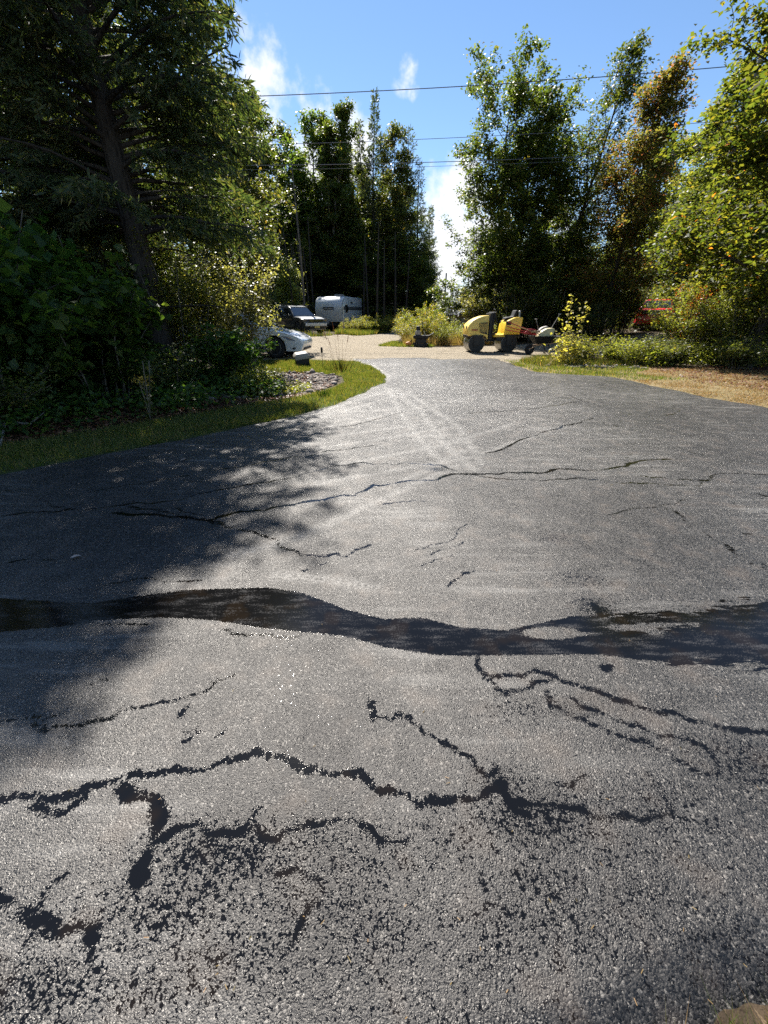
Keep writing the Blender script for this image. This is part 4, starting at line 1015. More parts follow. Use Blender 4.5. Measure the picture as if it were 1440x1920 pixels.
# lawn patch by the sedan, patch before the weed island, taller grass at the trailer
Pq = scatter([(-5.2, 12.6), (-5.0, 13.9), (-3.2, 14.4), (-1.5, 15.2), (-1.2, 13.5), (-2.0, 12.5), (-3.4, 12.2)], 26000, 4)
blades('lawn_grass', Pq, .09, .006, M['grass'], 'sunlit grass between the stones and the white sedan', 65)
Pq = scatter([(-.3, 21.4), (.5, 24), (2.2, 22.4), (2.6, 21.2), (1, 20.9)], 9000, 5)
blades('lawn_grass', Pq, .12, .010, M['grass'], 'yellow-green grass beside the small black machine', 66)
Pq = np.concatenate([scatter([(-3.6, 30.5), (-3.4, 33.5), (-.6, 37), (.6, 37), (-.6, 33.6), (-2.2, 30.6)], 9000, 6), scatter([(-8, 25.5), (-7, 29), (-3.6, 30.4), (-3.4, 27.6), (-5, 26)], 900, 7)])
blades('tall_grass', Pq, .34, .012, M['grass'], 'tall grass around the trailer and the tall grey car', 67)
Pq = scatter([(1.0, 21.6), (1.2, 27), (5.6, 27), (5.8, 22.4), (3, 21.6)], 9000, 8)
blades('tall_grass', Pq, .5, .010, M['dry_grass'], 'tall grass among the weeds on the island', 68)
Pq = scatter([(5.0, 15.2), (6.2, 16.3), (8.2, 15.4), (9.2, 14.0), (7, 13.6), (5.2, 13.8)], 7000, 9)
blades('tall_grass', Pq, .2, .008, M['grass'], 'rough grass around the sapling and low shrubs', 69)
# rank tuft at the tip of the left verge, with seed heads
tx, ty = -1.35, 12.6
tu = MB(); rg = random.Random(7)
for k in range(60):
    a = rg.uniform(0, 6.28); r = rg.uniform(0, .3); h = rg.uniform(.25, .5)
    tu.tube([(math.cos(a) * r, math.sin(a) * r, 0), (math.cos(a) * r * 1.5, math.sin(a) * r * 1.5, h * .6), (math.cos(a) * r * 2.4, math.sin(a) * r * 2.4, h)], [.006, .004, .001], 3, False)
tuft = empty('grass_tuft', foot(tx, ty)); tag(tuft, 'tall grass tuft with long seed stalks at the tip of the left verge', 'plant')
tu.build('blades', M['grass'], tuft)
for k, (dx, h) in enumerate([(-.28, 1.0), (-.2, .8), (-.1, 1.15), (-.02, .95), (.1, 1.2), (.18, .9)]):
    q = MB(); q.tube([(dx * .5, 0, 0), (dx, .02, h * .6), (dx * 1.4, .03, h)], [.004, .003, .002], 4)
    q.tube([(dx * 1.35, .03, h * .9), (dx * 1.5, .03, h * 1.06), (dx * 1.7, .03, h * 1.22)], [.004, .010, .002], 5)
    q.build('seed_stalk', M['dry_grass'], tuft)
tu = MB()
for k in range(70):
    a = rg.uniform(0, 6.28); r = rg.uniform(0, .1); h = rg.uniform(.1, .2)
    tu.tube([(math.cos(a) * r, math.sin(a) * r, 0), (math.cos(a) * r * 2.0, math.sin(a) * r * 2.0, h)], [.006, .001], 3, False)
x_, y_ = gp(608, 740)
tag(tu.build('grass_tuft', M['maple_dark'], None, loc=foot(x_, y_)), 'small dark green tuft on the sunlit left verge', 'plant')

# ---- stones of the drain
def stone_pile(name, poly, n, smin, smax, label, seed):
    rg = np.random.default_rng(seed)
    bm = bmesh.new(); bmesh.ops.create_icosphere(bm, subdivisions=1, radius=1); bm.verts.ensure_lookup_table()
    B = np.array([v.co[:] for v in bm.verts]); Fb = np.array([[v.index for v in f.verts] for f in bm.faces]); bm.free()
    P = scatter(poly, n, seed); Vs = []; Fs = []
    for k, (x, y) in enumerate(P):
        s = rg.uniform(smin, smax) * np.array([rg.uniform(.7, 1.4), rg.uniform(.7, 1.2), rg.uniform(.45, .8)])
        a = rg.uniform(0, 6.28); R_ = np.array([[math.cos(a), -math.sin(a), 0], [math.sin(a), math.cos(a), 0], [0, 0, 1]])
        V = (B * (1 + rg.normal(0, .28, (len(B), 1)))) * s @ R_.T + np.array([x, y, gzf(x, y) + s[2] * rg.uniform(.1, .7)])
        Fs.append(Fb + len(Vs) * len(B)); Vs.append(V)
    m = NT('field_stone_' + str(seed))
    r = m.island(); nn = m.noise(22, 4, .6)
    m.pbr(m.mix(nn, m.ramp(r, [(0, (.040, .032, .027)), (.5, (.095, .075, .062)), (1, (.24, .20, .17))]), m.ramp(r, [(0, (.07, .055, .045)), (1, (.28, .24, .21))])), .85, .3, normal=m.bump(nn, .5, .02))
    return tag(link(name, np_mesh(name, np.concatenate(Vs), [np.concatenate(Fs)]), m.m), label, 'stones', kind='stuff')
stone_pile('drain_stones', [(-3.6, 8.0), (-1.9, 9.0), (-1.25, 10.4), (-1.35, 11.7), (-2.3, 12.4), (-3.6, 12.2), (-4.2, 10.5), (-4.2, 8.8)], 1500, .02, .10, 'heap of brown-grey stones in the drain left of the driveway', 71)
stone_pile('drain_stones', [(5.2, 13.9), (5.8, 14.6), (7.6, 14.2), (8.6, 13.4), (8.4, 13.0), (6.4, 13.4)], 260, .03, .09, 'scattered small stones below the sapling', 72)

# leaf litter under the shaded trees
def litter(name, poly, n, size, label, seed, mat):
    rg = np.random.default_rng(seed); P = scatter(poly, n, seed)
    pos = np.column_stack([P, gz(P[:, 0], P[:, 1]) + rg.uniform(.008, .05, len(P))])
    V, F = leaf_quads(rg, pos, size, .7, 1.2, .3, 0)
    return tag(link(name, np_mesh(name, V, [F]), mat), label, 'leaf litter', kind='stuff')
M['litter'] = leafmat('dead_leaves', [(0, (.032, .020, .012)), (.5, (.08, .052, .03)), (1, (.15, .105, .062))], .15, (1.5, 1.2, .8))
litter('leaf_litter', [(-8.0, 3.6), (-6.5, 4.0), (-4.8, 5.2), (-3.0, 7.1), (-1.6, 8.9), (-3.8, 12.4), (-9, 12), (-10, 6)], 26000, .07, 'brown fallen leaves under the left shrubs', 73, M['litter'])
litter('leaf_litter', [(8, 10), (8.6, 13.3), (11, 13.8), (15, 13.5), (16, 9), (10, 7)], 5000, .06, 'scattered fallen leaves on the dry right verge', 74, M['litter'])
# ferns, seedlings and brambles below the shrubs
def cover(name, poly, n, size, label, seed, mat, hmax):
    rg = np.random.default_rng(seed); P = scatter(poly, n, seed, lambda x, y: clump(x * .6, y * .6))
    pos = np.column_stack([P, gz(P[:, 0], P[:, 1]) + rg.uniform(.03, hmax, len(P)) ** 1.0])
    V, F = leaf_quads(rg, pos, size, .6, .5, .2, .2)
    return tag(link(name, np_mesh(name, V, [F]), mat), label, 'ground cover', kind='stuff')
cover('ground_cover', [(-8.0, 3.6), (-6.5, 4.0), (-4.8, 5.3), (-3.8, 6.3), (-2.9, 7.3), (-2.2, 8.2), (-2.3, 9.4), (-3.8, 12.4), (-9, 12), (-10, 6)], 15000, .10, 'seedlings and ferns covering the ground of the left woods', 75, M['maple_dark'], .4)
cover('ground_cover', [(-2.9, 8.2), (-1.8, 9.2), (-1.9, 10.6), (-3.2, 11.5), (-4.0, 10)], 4200, .07, 'weeds sprouting between the drain stones', 76, M['shrub'], .22)
litter('leaf_litter', [(-3.6, 8.0), (-1.9, 9.0), (-1.25, 10.4), (-1.35, 11.7), (-2.3, 12.4), (-3.6, 12.2), (-4.2, 10.5), (-4.2, 8.8)], 3500, .07, 'brown fallen leaves caught between the drain stones', 80, M['litter'])
cover('ground_cover', [(8.6, 13.4), (11, 13.8), (15, 13.2), (18, 14), (18, 18), (9, 17)], 12000, .11, 'undergrowth below the right-hand maples', 77, M['shrub'], .6)
cover('ground_cover', [(-14, 33), (-14, 50), (4, 52), (3, 43), (-1, 43.5), (-5.5, 44), (-7.5, 34)], 22000, .2, 'undergrowth on the floor of the middle woods', 78, M['wood'], 2.2)
cover('ground_cover', [(5.5, 26), (5, 33), (20, 33), (24, 25), (14, 23.6), (9, 24)], 12000, .15, 'undergrowth on the floor of the right woods', 79, M['wood'], .9)

def wood_mass(name, boxes, size, label, seed, mat):
    rg = np.random.default_rng(seed); P = []
    for (x0, x1, y0, y1, h, n) in boxes:
        A = rg.uniform((x0, y0, 0), (x1, y1, 1), (n, 3))
        top = h * (.65 + .35 * np.sin(A[:, 0] * .55 + seed) * np.sin(A[:, 0] * .23 + 1.7) + .12 * np.sin(A[:, 0] * 1.9))
        P.append(np.column_stack([A[:, 0], A[:, 1], gz(A[:, 0], A[:, 1]) + A[:, 2] ** .8 * top]))
    V, F = leaf_quads(rg, np.concatenate(P), size, .7)
    return tag(link(name, np_mesh(name, V, [F]), mat), label, 'woods', kind='stuff')
wood_mass('distant_woods', [(-75, 7, 56, 66, 9, 52000), (-75, -14, 30, 50, 9, 26000)], .42, 'far dark mass of the woods behind the trailer', 81, M['wood'])
wood_mass('distant_woods', [(12, 80, 42, 54, 8, 36000), (24, 50, 22, 40, 7, 14000)], .40, 'far mass of the woods on the right', 82, M['oak'])

# ------------------------------------------------------------------ vehicles and other things
M['black'] = plain('black_rubber', (.018, .018, .019), .7, .3)
M['blackmetal'] = plain('black_metal', (.014, .014, .015), .5, .4)
M['steel'] = plain('worn_steel', (.38, .37, .35), .38, .5, .9, dirt=.25)
M['alloy'] = plain('wheel_alloy', (.30, .30, .31), .35, .5, .8)
M['chrome'] = plain('chrome', (.6, .6, .62), .15, .5, 1.0)
M['white_paint'] = plain('white_car_paint', (.82, .83, .84), .22, .5, 0, .8, .03, 3)
M['grey_paint_shaded'] = plain('grey_car_paint_shaded', (.045, .052, .055), .25, .5, .2, .8, .05, 3)  # grey car's sides: shade and dark woods reflection put into the colour
M['grey_paint_lit'] = plain('grey_car_paint_lit', (.66, .67, .67), .25, .5, .1, .8, .04, 3)  # same grey car, lightened: brightness of hood, roof and bumper put into colour
M['red_paint'] = plain('red_car_paint', (.72, .022, .045), .28, .5, 0, .6, .06, 3)
M['yellow'] = plain('yellow_machine_paint', (.85, .56, .045), .4, .5, 0, .3, .10, 5)
M['yellow_faded'] = plain('faded_yellow_paint', (.84, .60, .14), .5, .4, 0, .1, .12, 5)
M['lamp'] = plain('lamp_glass', (.085, .075, .075), .08, .8, .0, .8)
M['red_lamp'] = plain('red_lamp', (.30, .012, .012), .2, .5, 0, .5)
M['plate_yellow'] = plain('yellow_plate', (.60, .50, .16), .4)
M['plate_white'] = plain('white_plate', (.7, .7, .68), .4)
M['trailer_skin'] = plain('trailer_skin', (.56, .58, .58), .24, .5, .05, .3, .04, 2)
M['trailer_dark'] = plain('trailer_dark_trim', (.03, .032, .036), .5)
M['grey_plastic'] = plain('grey_plastic', (.30, .28, .25), .55)
M['orange_plastic'] = plain('orange_plastic', (.55, .20, .03), .5)
M['cream'] = plain('cream_plastic', (.60, .52, .30), .5, .4)
M['red_handle'] = plain('red_handle', (.32, .02, .025), .4)
M['wood_handle'] = plain('ash_handle', (.36, .22, .11), .55)
gm = NT('tinted_glass'); gm.pbr((.012, .016, .020), .04, .8, coat=.6); M['glass'] = gm.m

def wheel(parent, x, y, r, w, side, spokes=10):
    """a road wheel: tyre with a rim and spokes as its sub-parts"""
    t = MB().lathe([(r * .66, -w / 2), (r * .9, -w / 2), (r, -w / 2 * .75), (r, w / 2 * .75), (r * .9, w / 2), (r * .66, w / 2)], 'Y', k=26).build('wheel', M['black'], parent, smooth=True, loc=(x, y, r))
    rim = MB(); yo = side * w * .5
    rim.lathe([(r * .68, yo - side * .06), (r * .68, yo), (r * .62, yo + side * .004), (r * .60, yo - side * .05)], 'Y', k=26)
    for s in range(spokes):
        a = 2 * PI * s / spokes
        rim.box((math.cos(a) * r * .34, yo - side * .02, math.sin(a) * r * .34), (r * .62, .02, r * .10), 0, -a, 0)
    rim.lathe([(r * .14, yo - side * .05), (r * .14, yo + side * .005), (.01, yo + side * .008)], 'Y', k=12)
    rim.build('rim', M['alloy'], t, smooth=True)
    return t
def arch(cx, r, a0, a1, z0, n=9):
    return [(cx + r * math.cos(a0 + (a1 - a0) * k / n), z0 + r * math.sin(a0 + (a1 - a0) * k / n)) for k in range(n + 1)]

def car(name, label, loc, heading, L, W, prof_top, cabin, wins, wheel_r, axles, clear, paint, roofpaint, zb, zt, front_fn, group=None, cat='car', nose=.22, tail=.12):
    """prof_top: upper outline of the body from tail to nose; wheel openings are cut into its underside"""
    root = empty(name, loc, heading); tag(root, label, cat, group)
    hw = W / 2
    def wf(x, z):
        k = 1.0
        if x > L / 2 - .55: k -= nose * ((x - (L / 2 - .55)) / .55) ** 2
        if x < -L / 2 + .5: k -= tail * ((-L / 2 + .5 - x) / .5) ** 2
        if z > zb - .22: k -= .06 * min(1, (z - zb + .22) / .22)
        if z < clear + .12: k -= .04
        return hw * k
    ra = wheel_r * 1.17
    a1, a2 = axles     # rear, front
    da = math.asin(max(-1, min(1, (clear - wheel_r) / ra)))
    under = [(L / 2 - .10, clear)] + arch(a2, ra, da, PI - da, wheel_r) + [((a1 + a2) / 2, clear - .02)] + arch(a1, ra, da, PI - da, wheel_r) + [(-L / 2 + .12, clear + .05)]
    MB().slab(prof_top + under, wf).build('body', paint, root, .035, 2, True)
    MB().box(((a1 + a2) / 2, 0, clear + .22), (L - .7, W * .72, .42)).build('underbody', M['black'], root)
    def cw(x, z): return hw * (.93 - .23 * (z - zb) / (zt - zb))
    MB().slab(cabin, cw).build('cabin', roofpaint, root, .05, 2, True)
    for (nm, poly) in wins:
        for sd in (1, -1):
            V = [(x, sd * (cw(x, z) + .008), z) for x, z in poly]; V2 = [(x, sd * (cw(x, z) - .02), z) for x, z in poly]; n = len(poly)
            MB().add(V + V2, [tuple(range(n)), tuple(range(2 * n - 1, n - 1, -1))] + [(i, (i + 1) % n, n + (i + 1) % n, n + i) for i in range(n)]).build(nm, M['glass'], root)
    def screen(nm, lo, hi, off):
        (x0, z0), (x1, z1) = lo, hi
        V = []
        for o in (.012, -.01):
            for f in (.1, .9):
                x = x0 + (x1 - x0) * f; z = z0 + (z1 - z0) * f
                for sd in (-1, 1): V.append((x + off * o, sd * (cw(x, z) - .07), z + o))
        MB().add(V, [(0, 1, 3, 2), (4, 6, 7, 5), (0, 4, 5, 1), (2, 3, 7, 6), (0, 2, 6, 4), (1, 5, 7, 3)]).build(nm, M['glass'], root)
    # cabin outline order: rear foot, rear top, front top, front foot
    screen('windshield', cabin[-1], cabin[-2], 1); screen('rear_window', cabin[0], cabin[1], -1)
    for ax in axles:
        for sd in (1, -1): wheel(root, ax, sd * (hw - .12), wheel_r, .22, sd)
    for sd in (1, -1):
        MB().box((cabin[-1][0] - .28, sd * (hw + .06), zb + .08), (.12, .2, .14)).build('mirror', paint, root, .03)
        for k, xx in enumerate((.15, -.85)): MB().box((xx, sd * (hw - .005), zb - .12), (.16, .03, .03)).build('door_handle', paint, root, .008)
        MB().box(((a1 + a2) / 2, sd * (hw - .012), clear + .12), ((a2 - a1) - 2 * ra, .05, .12)).build('sill', M['blackmetal'], root, .01)
    front_fn(root, L, hw, clear, zb)
    return root

# --- grey car (tall, boxy) next to the trailer, light and shade painted in
SUVL, SUVW = 4.6, 1.95
suv_top = [(-2.28, .55), (-2.30, .95), (-2.22, 1.08), (-1.2, 1.10), (.75, 1.08), (1.25, 1.06), (1.85, 1.00), (2.18, .90), (2.28, .78), (2.30, .5)]
suv_cab = [(-2.15, 1.08), (-1.95, 1.66), (-1.2, 1.74), (-.2, 1.74), (.22, 1.68), (.98, 1.07)]
suv_win = [('side_window', [(-.45, 1.13), (-.45, 1.62), (.16, 1.60), (.72, 1.13)]), ('side_window', [(-1.30, 1.13), (-1.30, 1.64), (-.52, 1.63), (-.52, 1.13)]), ('side_window', [(-1.98, 1.15), (-1.88, 1.58), (-1.38, 1.62), (-1.38, 1.15)])]
def suv_front(root, L, hw, clear, zb):
    MB().box((2.24, 0, .86), (.10, 1.15, .15)).build('grille', M['blackmetal'], root, .01)
    g = MB()
    for k in range(3): g.box((2.30, 0, .81 + .045 * k), (.02, 1.1, .012))
    g.build('grille_bars', M['chrome'], root)
    MB().box((2.26, 0, .60), (.12, 1.72, .22)).build('bumper', M['grey_paint_lit'], root, .05)
    MB().box((2.27, 0, .42), (.12, 1.2, .16)).build('air_intake', M['blackmetal'], root, .02)
    MB().box((2.26, 0, .31), (.14, 1.3, .06)).build('skid_plate', M['steel'], root, .02)
    MB().box((2.345, 0, .46), (.02, .42, .13)).build('number_plate', M['plate_yellow'], root)
    for sd in (1, -1):
        MB().box((2.15, sd * .74, .86), (.22, .34, .15), sd * -.35).build('headlight', M['lamp'], root, .03)
        MB().lathe([(.11, 0), (.11, .04), (.07, .03)], 'X', (2.28, sd * .68, .58), 16).build('fog_lamp', M['blackmetal'], root)
    MB().slab([(.95, 1.09), (1.2, 1.10), (1.8, 1.035), (2.15, .94), (2.15, .92), (1.8, 1.0), (1.2, 1.065), (.95, 1.06)], lambda x, z: .80).build('hood', M['grey_paint_lit'], root, .01, 1, True)
    MB().slab([(-1.9, 1.70), (-1.2, 1.765), (-.2, 1.765), (.24, 1.705), (.24, 1.67), (-.2, 1.73), (-1.2, 1.73), (-1.9, 1.665)], lambda x, z: .62).build('roof', M['grey_paint_lit'], root, .01, 1, True)  # extra panel, its lighter colour stands in for sun on the roof
    for sd in (1, -1): MB().tube([(-1.7, sd * .62, 1.79), (.05, sd * .62, 1.785)], .02, 6).build('roof_rail', M['blackmetal'], root)
sx, sy = -6.15, 30.6
suv = car('parked_car', 'tall metallic grey car facing the road beside the trailer', (sx, sy, gzf(sx, sy)), math.radians(-46), SUVL, SUVW, suv_top, suv_cab, suv_win, .37, (-1.42, 1.42), .32, M['grey_paint_shaded'], M['grey_paint_shaded'], 1.08, 1.74, suv_front, nose=.16)

# --- white sedan
sed_top = [(-2.42, .5), (-2.45, .85), (-2.3, .98), (-1.6, 1.0), (-.8, .98), (.75, .98), (1.3, .93), (1.85, .83), (2.25, .71), (2.42, .60), (2.46, .45)]
sed_cab = [(-1.85, .97), (-.95, 1.38), (-.4, 1.45), (.05, 1.45), (.3, 1.40), (1.15, .95)]
sed_win = [('side_window', [(-.28, 1.0), (-.28, 1.37), (.22, 1.36), (.80, 1.0)]), ('side_window', [(-1.15, 1.02), (-.85, 1.33), (-.36, 1.38), (-.36, 1.0)])]
def sed_front(root, L, hw, clear, zb):
    for sd in (1, -1):
        V = [(1.75, .90, .735), (2.28, .70, .64), (2.30, .68, .55), (1.95, .895, .60)]
        V = [(x, sd * (y + .012), z) for x, y, z in V]; V2 = [(x - .04, y - sd * .06, z) for x, y, z in V]
        MB().add(V + V2, [(0, 1, 2, 3), (7, 6, 5, 4)] + [(i, (i + 1) % 4, 4 + (i + 1) % 4, 4 + i) for i in range(4)]).build('headlight', M['lamp'], root, .008)
        MB().box((2.20, sd * .73, .33), (.34, .10, .10), sd * -.42).build('fog_recess', M['blackmetal'], root, .02)
        MB().box((-2.34, sd * .62, .80), (.2, .4, .16)).build('tail_light', M['red_lamp'], root, .03)
    MB().box((2.385, 0, .50), (.10, .86, .16)).build('grille', M['blackmetal'], root, .03)
    MB().box((2.385, 0, .30), (.10, 1.0, .07)).build('air_intake', M['blackmetal'], root, .02)
    MB().slab([(.95, .975), (1.3, .955), (1.85, .855), (2.2, .75), (2.2, .73), (1.85, .82), (1.3, .92), (.95, .94)], lambda x, z: .72).build('hood', M['white_paint'], root, .012, 1, True)
wx, wy = -5.28, 15.9
sedan = car('parked_car', 'white sedan, its front end showing past the sunlit shrub', (wx, wy, gzf(wx, wy)), math.radians(-4), 4.9, 1.86, sed_top, sed_cab, sed_win, .345, (-1.42, 1.45), .22, M['white_paint'], M['white_paint'], .98, 1.45, sed_front, nose=.24)

# --- red car behind the leaves, seen from its tail
red_top = [(-2.2, .45), (-2.24, .78), (-2.20, 1.04), (-1.95, 1.10), (-.8, 1.08), (.85, 1.02), (1.5, .95), (2.0, .82), (2.15, .6), (2.15, .45)]
red_cab = [(-1.62, 1.08), (-1.0, 1.55), (-.4, 1.60), (.1, 1.58), (.95, 1.02)]
red_win = [('side_window', [(-.2, 1.1), (-.2, 1.52), (.08, 1.5), (.62, 1.1)]), ('side_window', [(-1.3, 1.13), (-.9, 1.48), (-.28, 1.53), (-.28, 1.1)])]
def red_tail(root, L, hw, clear, zb):
    MB().box((-2.25, 0, 1.0), (.06, 1.3, .035)).build('trim_strip', M['chrome'], root, .01)
    MB().box((-2.235, 0, .88), (.05, 1.1, .17)).build('plate_recess', M['blackmetal'], root, .01)
    MB().box((-2.268, 0, .88), (.015, .34, .17)).build('number_plate', M['plate_white'], root)
    MB().box((-2.24, 0, .62), (.14, 1.62, .24)).build('bumper', M['red_paint'], root, .05)
    for sd in (1, -1): MB().box((-2.19, sd * .68, .92), (.1, .26, .2)).build('tail_light', M['red_lamp'], root, .03)
rx_, ry_ = 16.5, 26.2
red = car('parked_car', 'red car half hidden behind leaves on the right, white plate showing', (rx_, ry_, gzf(rx_, ry_) + .0), math.radians(54), 4.4, 1.8, red_top, red_cab, red_win, .33, (-1.3, 1.3), .25, M['red_paint'], M['red_paint'], 1.05, 1.6, red_tail)

# --- travel trailer
tr = empty('travel_trailer', (-4.75, 37.6, gzf(-4.7, 38)), math.radians(-105)); tag(tr, 'grey-white travel trailer with rounded nose parked at the wood edge', 'trailer')
TL, TW, TZ0, TZ1 = 5.4, 2.45, .72, 2.72
front = [(0, TZ0), (.06, 1.0), (.16, 1.5), (.18, 1.75), (.10, 2.1), (-.10, 2.42), (-.38, 2.62), (-.75, 2.71)]
prof = [(-TL, TZ0), (-TL, TZ1 - .02)] + front[::-1]
MB().slab(prof, lambda x, z: TW / 2).build('body', M['trailer_skin'], tr, .03, 2, True)
for sd in (1, -1):
    for k in range(13):
        z = TZ0 + .12 + k * .145
        if abs(z - 1.86) < .12: continue
        MB().box((-2.95, sd * (TW / 2 + .006), z), (4.7, .012, .022)).build('siding_rib', M['trailer_skin'], tr)
    MB().box((-2.9, sd * (TW / 2 + .011), 1.80), (4.9, .02, .26)).build('dark_band', M['trailer_dark'], tr)
    MB().add([(-.45, sd * (TW / 2 + .006), 1.67), (.12, sd * (TW / 2 + .006), 1.67), (-.45, sd * (TW / 2 + .006), 1.95), (-.45, sd * (TW / 2 + .02), 1.67), (.12, sd * (TW / 2 + .02), 1.67), (-.45, sd * (TW / 2 + .02), 1.95)], [(0, 1, 2), (5, 4, 3), (0, 3, 4, 1), (1, 4, 5, 2), (2, 5, 3, 0)]).build('band_wedge', M['trailer_dark'], tr)
    wnd = MB().box((-1.0, sd * (TW / 2 + .02), 1.75), (.62, .04, .62)).build('window', M['trailer_dark'], tr, .02)
    MB().box((-1.0, sd * (TW / 2 + .045), 1.75), (.5, .012, .5)).build('pane', M['glass'], wnd)
    MB().box((-2.4, sd * (TW / 2 + .02), 2.25), (.5, .03, .14)).build('vent', M['trailer_dark'], tr, .01)
    MB().box((-2.3, sd * (TW / 2 + .02), 1.02), (.6, .03, .12)).build('vent', M['trailer_dark'], tr, .01)
    MB().slab([(-.12, TZ0 + .04), (-.06, 1.1), (.02, 1.55), (.02, 1.78), (-.06, 2.1), (-.26, 2.4), (-.5, 2.55), (-.53, 2.53), (-.3, 2.38), (-.11, 2.08), (-.04, 1.76), (-.04, 1.55), (-.12, 1.1), (-.18, TZ0 + .04)], lambda x, z: .012, sd * (TW / 2 + .008)).build('corner_trim', M['trailer_dark'], tr)
    for ax in (-2.6, -3.4): wheel(tr, ax, sd * (TW / 2 - .14), .34, .2, sd, 6)
    MB().tube([(-.3, sd * .9, TZ0), (-.3, sd * .9, 0)], .03, 8).build('stabilizer_leg', M['blackmetal'], tr)
MB().box((-2.7, 0, .56), (5.2, 2.1, .32)).build('chassis', M['black'], tr)
MB().tube([(0, .7, .55), (1.1, 0, .52)], .05, 6).build('drawbar', M['blackmetal'], tr); MB().tube([(0, -.7, .55), (1.1, 0, .52)], .05, 6).build('drawbar', M['blackmetal'], tr)
MB().tube([(1.0, 0, .55), (1.0, 0, .02)], .03, 8).build('jack', M['steel'], tr)
MB().lathe([(.15, .0), (.16, .3), (.12, .42), (.05, .45)], 'Z', (.55, 0, .55), 14).build('gas_bottle', M['grey_plastic'], tr, smooth=True)
# dark name plaque on the nose with unreadable pale marks
pl = MB().slab([(.135, 1.86), (.16, 1.80), (.172, 1.72), (.168, 1.66), (.155, 1.66), (.15, 1.86)], lambda x, z: .55 - .08 * abs(z - 1.76) / .1).build('plaque', M['trailer_dark'], tr, 0)
pl.location = (.035, 0, .02)
for k in range(7): MB().box((.215, -.36 + k * .12, 1.775), (.012, .075, .05)).build('plaque_mark', M['plate_white'], pl, loc=(-.035, 0, -.02))
MB().box((-2.6, 0, TZ1 + .10), (.75, .7, .22)).build('roof_unit', M['grey_plastic'], tr, .05)

# --- ride-on roller
ro = empty('road_roller', (4.72, 18.75, gzf(4.7, 18.7) + .022), math.radians(183)); tag(ro, 'small yellow ride-on road roller with two black drums', 'roller')
DR = .36
for cx in (.72, -.72):
    d = MB().lathe([(DR * .86, -.46), (DR - .01, -.46), (DR, -.45), (DR, .45), (DR - .01, .46), (DR * .86, .46)], 'Y', (cx, 0, DR), 40).build('drum', M['steel'], ro, smooth=True)
    for sd in (1, -1):
        MB().lathe([(DR * .97, sd * .458), (DR * .96, sd * .468), (DR * .80, sd * .472), (.17, sd * .465), (.16, sd * .49), (.02, sd * .492)], 'Y', (cx, 0, DR), 28).build('drum_end', M['blackmetal'], d, smooth=True)
        MB().slab([(cx - .14, .62), (cx - .12, .28), (cx + .12, .28), (cx + .14, .62), (cx + .30, .70), (cx - .30, .70)], lambda x, z: .022, sd * .50).build('drum_yoke', M['blackmetal'], ro, .015)
MB().slab([(1.12, .58), (1.15, .70), (.30, .70), (.22, .46), (.40, .64), (1.02, .64)], lambda x, z: .40).build('front_frame', M['blackmetal'], ro, .02)
hood = MB().slab([(.24, .50), (.36, .66), (1.13, .66), (1.17, .95), (1.10, 1.10), (.95, 1.25), (.75, 1.36), (.5, 1.44), (.24, 1.46)], lambda x, z: .46 - .10 * max(0, (z - 1.15) / .3)).build('hood', M['yellow_faded'], ro, .04, 3, True)
for sd in (1, -1):
    g = MB().slab([(.30, .72), (.62, .80), (.66, 1.16), (.32, 1.20)], lambda x, z: .012, sd * .455).build('side_grille', M['blackmetal'], hood, 0)
    for k in range(6): MB().box((.36 + k * .055, sd * .472, .98), (.018, .012, .34)).build('grille_slat', M['yellow_faded'], g)
    for k in range(4): MB().box((.74 + k * .07, sd * .461, .90), (.045, .012, .07)).build('emblem_mark', M['red_lamp'], hood)
    MB().lathe([(.06, 0), (.06, .03), (.04, .03)], 'X', (1.155, sd * .26, 1.0), 14).build('headlight', M['lamp'], hood)
MB().box((.12, 0, 1.05), (.16, .74, 1.0)).build('dash_column', M['blackmetal'], ro, .02)
MB().box((.05, 0, .60), (.44, .30, .36)).build('articulation_joint', M['blackmetal'], ro, .03)
st = MB(); st.tube([(.06, 0, 1.45), (-.06, 0, 1.58)], .025, 8)
c0 = Vector((-.08, 0, 1.60))
ring = [(c0.x + .06 * math.cos(a) * .8, .19 * math.sin(a), c0.z + .17 * math.cos(a) * .6) for a in np.linspace(0, 2 * PI, 19)]
st.tube(ring, .016, 6, False); st.build('steering_wheel', M['black'], ro, smooth=True)
MB().slab([(-.02, .62), (-.02, .70), (-.42, .72), (-.50, .88), (-.52, .62)], lambda x, z: .47).build('footplate', M['yellow'], ro, .015)
MB().slab([(-.44, .70), (-1.14, .72), (-1.20, 1.36), (-1.14, 1.40), (-.86, 1.38), (-.56, 1.26), (-.48, 1.12)], lambda x, z: .47).build('rear_tank', M['yellow'], ro, .04, 3, True)
MB().slab([(-.40, .72), (-1.18, .72), (-1.16, .62), (-1.05, .70), (-.50, .70), (-.34, .46), (-.14, .46), (-.14, .62)], lambda x, z: .46).build('rear_frame', M['blackmetal'], ro, .015)
MB().slab([(-.50, 1.28), (-.52, 1.38), (-.86, 1.42), (-.92, 1.66), (-1.02, 1.66), (-.98, 1.34)], lambda x, z: .23).build('seat', M['black'], ro, .04, 2, True)
for sd in (1, -1): MB().box((-.60, sd * .43, 1.16), (.22, .10, .16)).build('armrest_console', M['blackmetal'], ro, .03)
rb = MB()
for sd in (1, -1): rb.tube([(.06, sd * .40, .7), (.04, sd * .40, 1.56)], .032, 8)
rb.tube([(.04, -.40, 1.56), (.04, .40, 1.56)], .032, 8); rb.tube([(.03, -.40, 1.52), (-.10, -.40, 1.20)], .03, 8); rb.tube([(.03, .40, 1.52), (-.10, .40, 1.20)], .03, 8)
rb.build('folded_roll_bar', M['blackmetal'], ro, smooth=True)
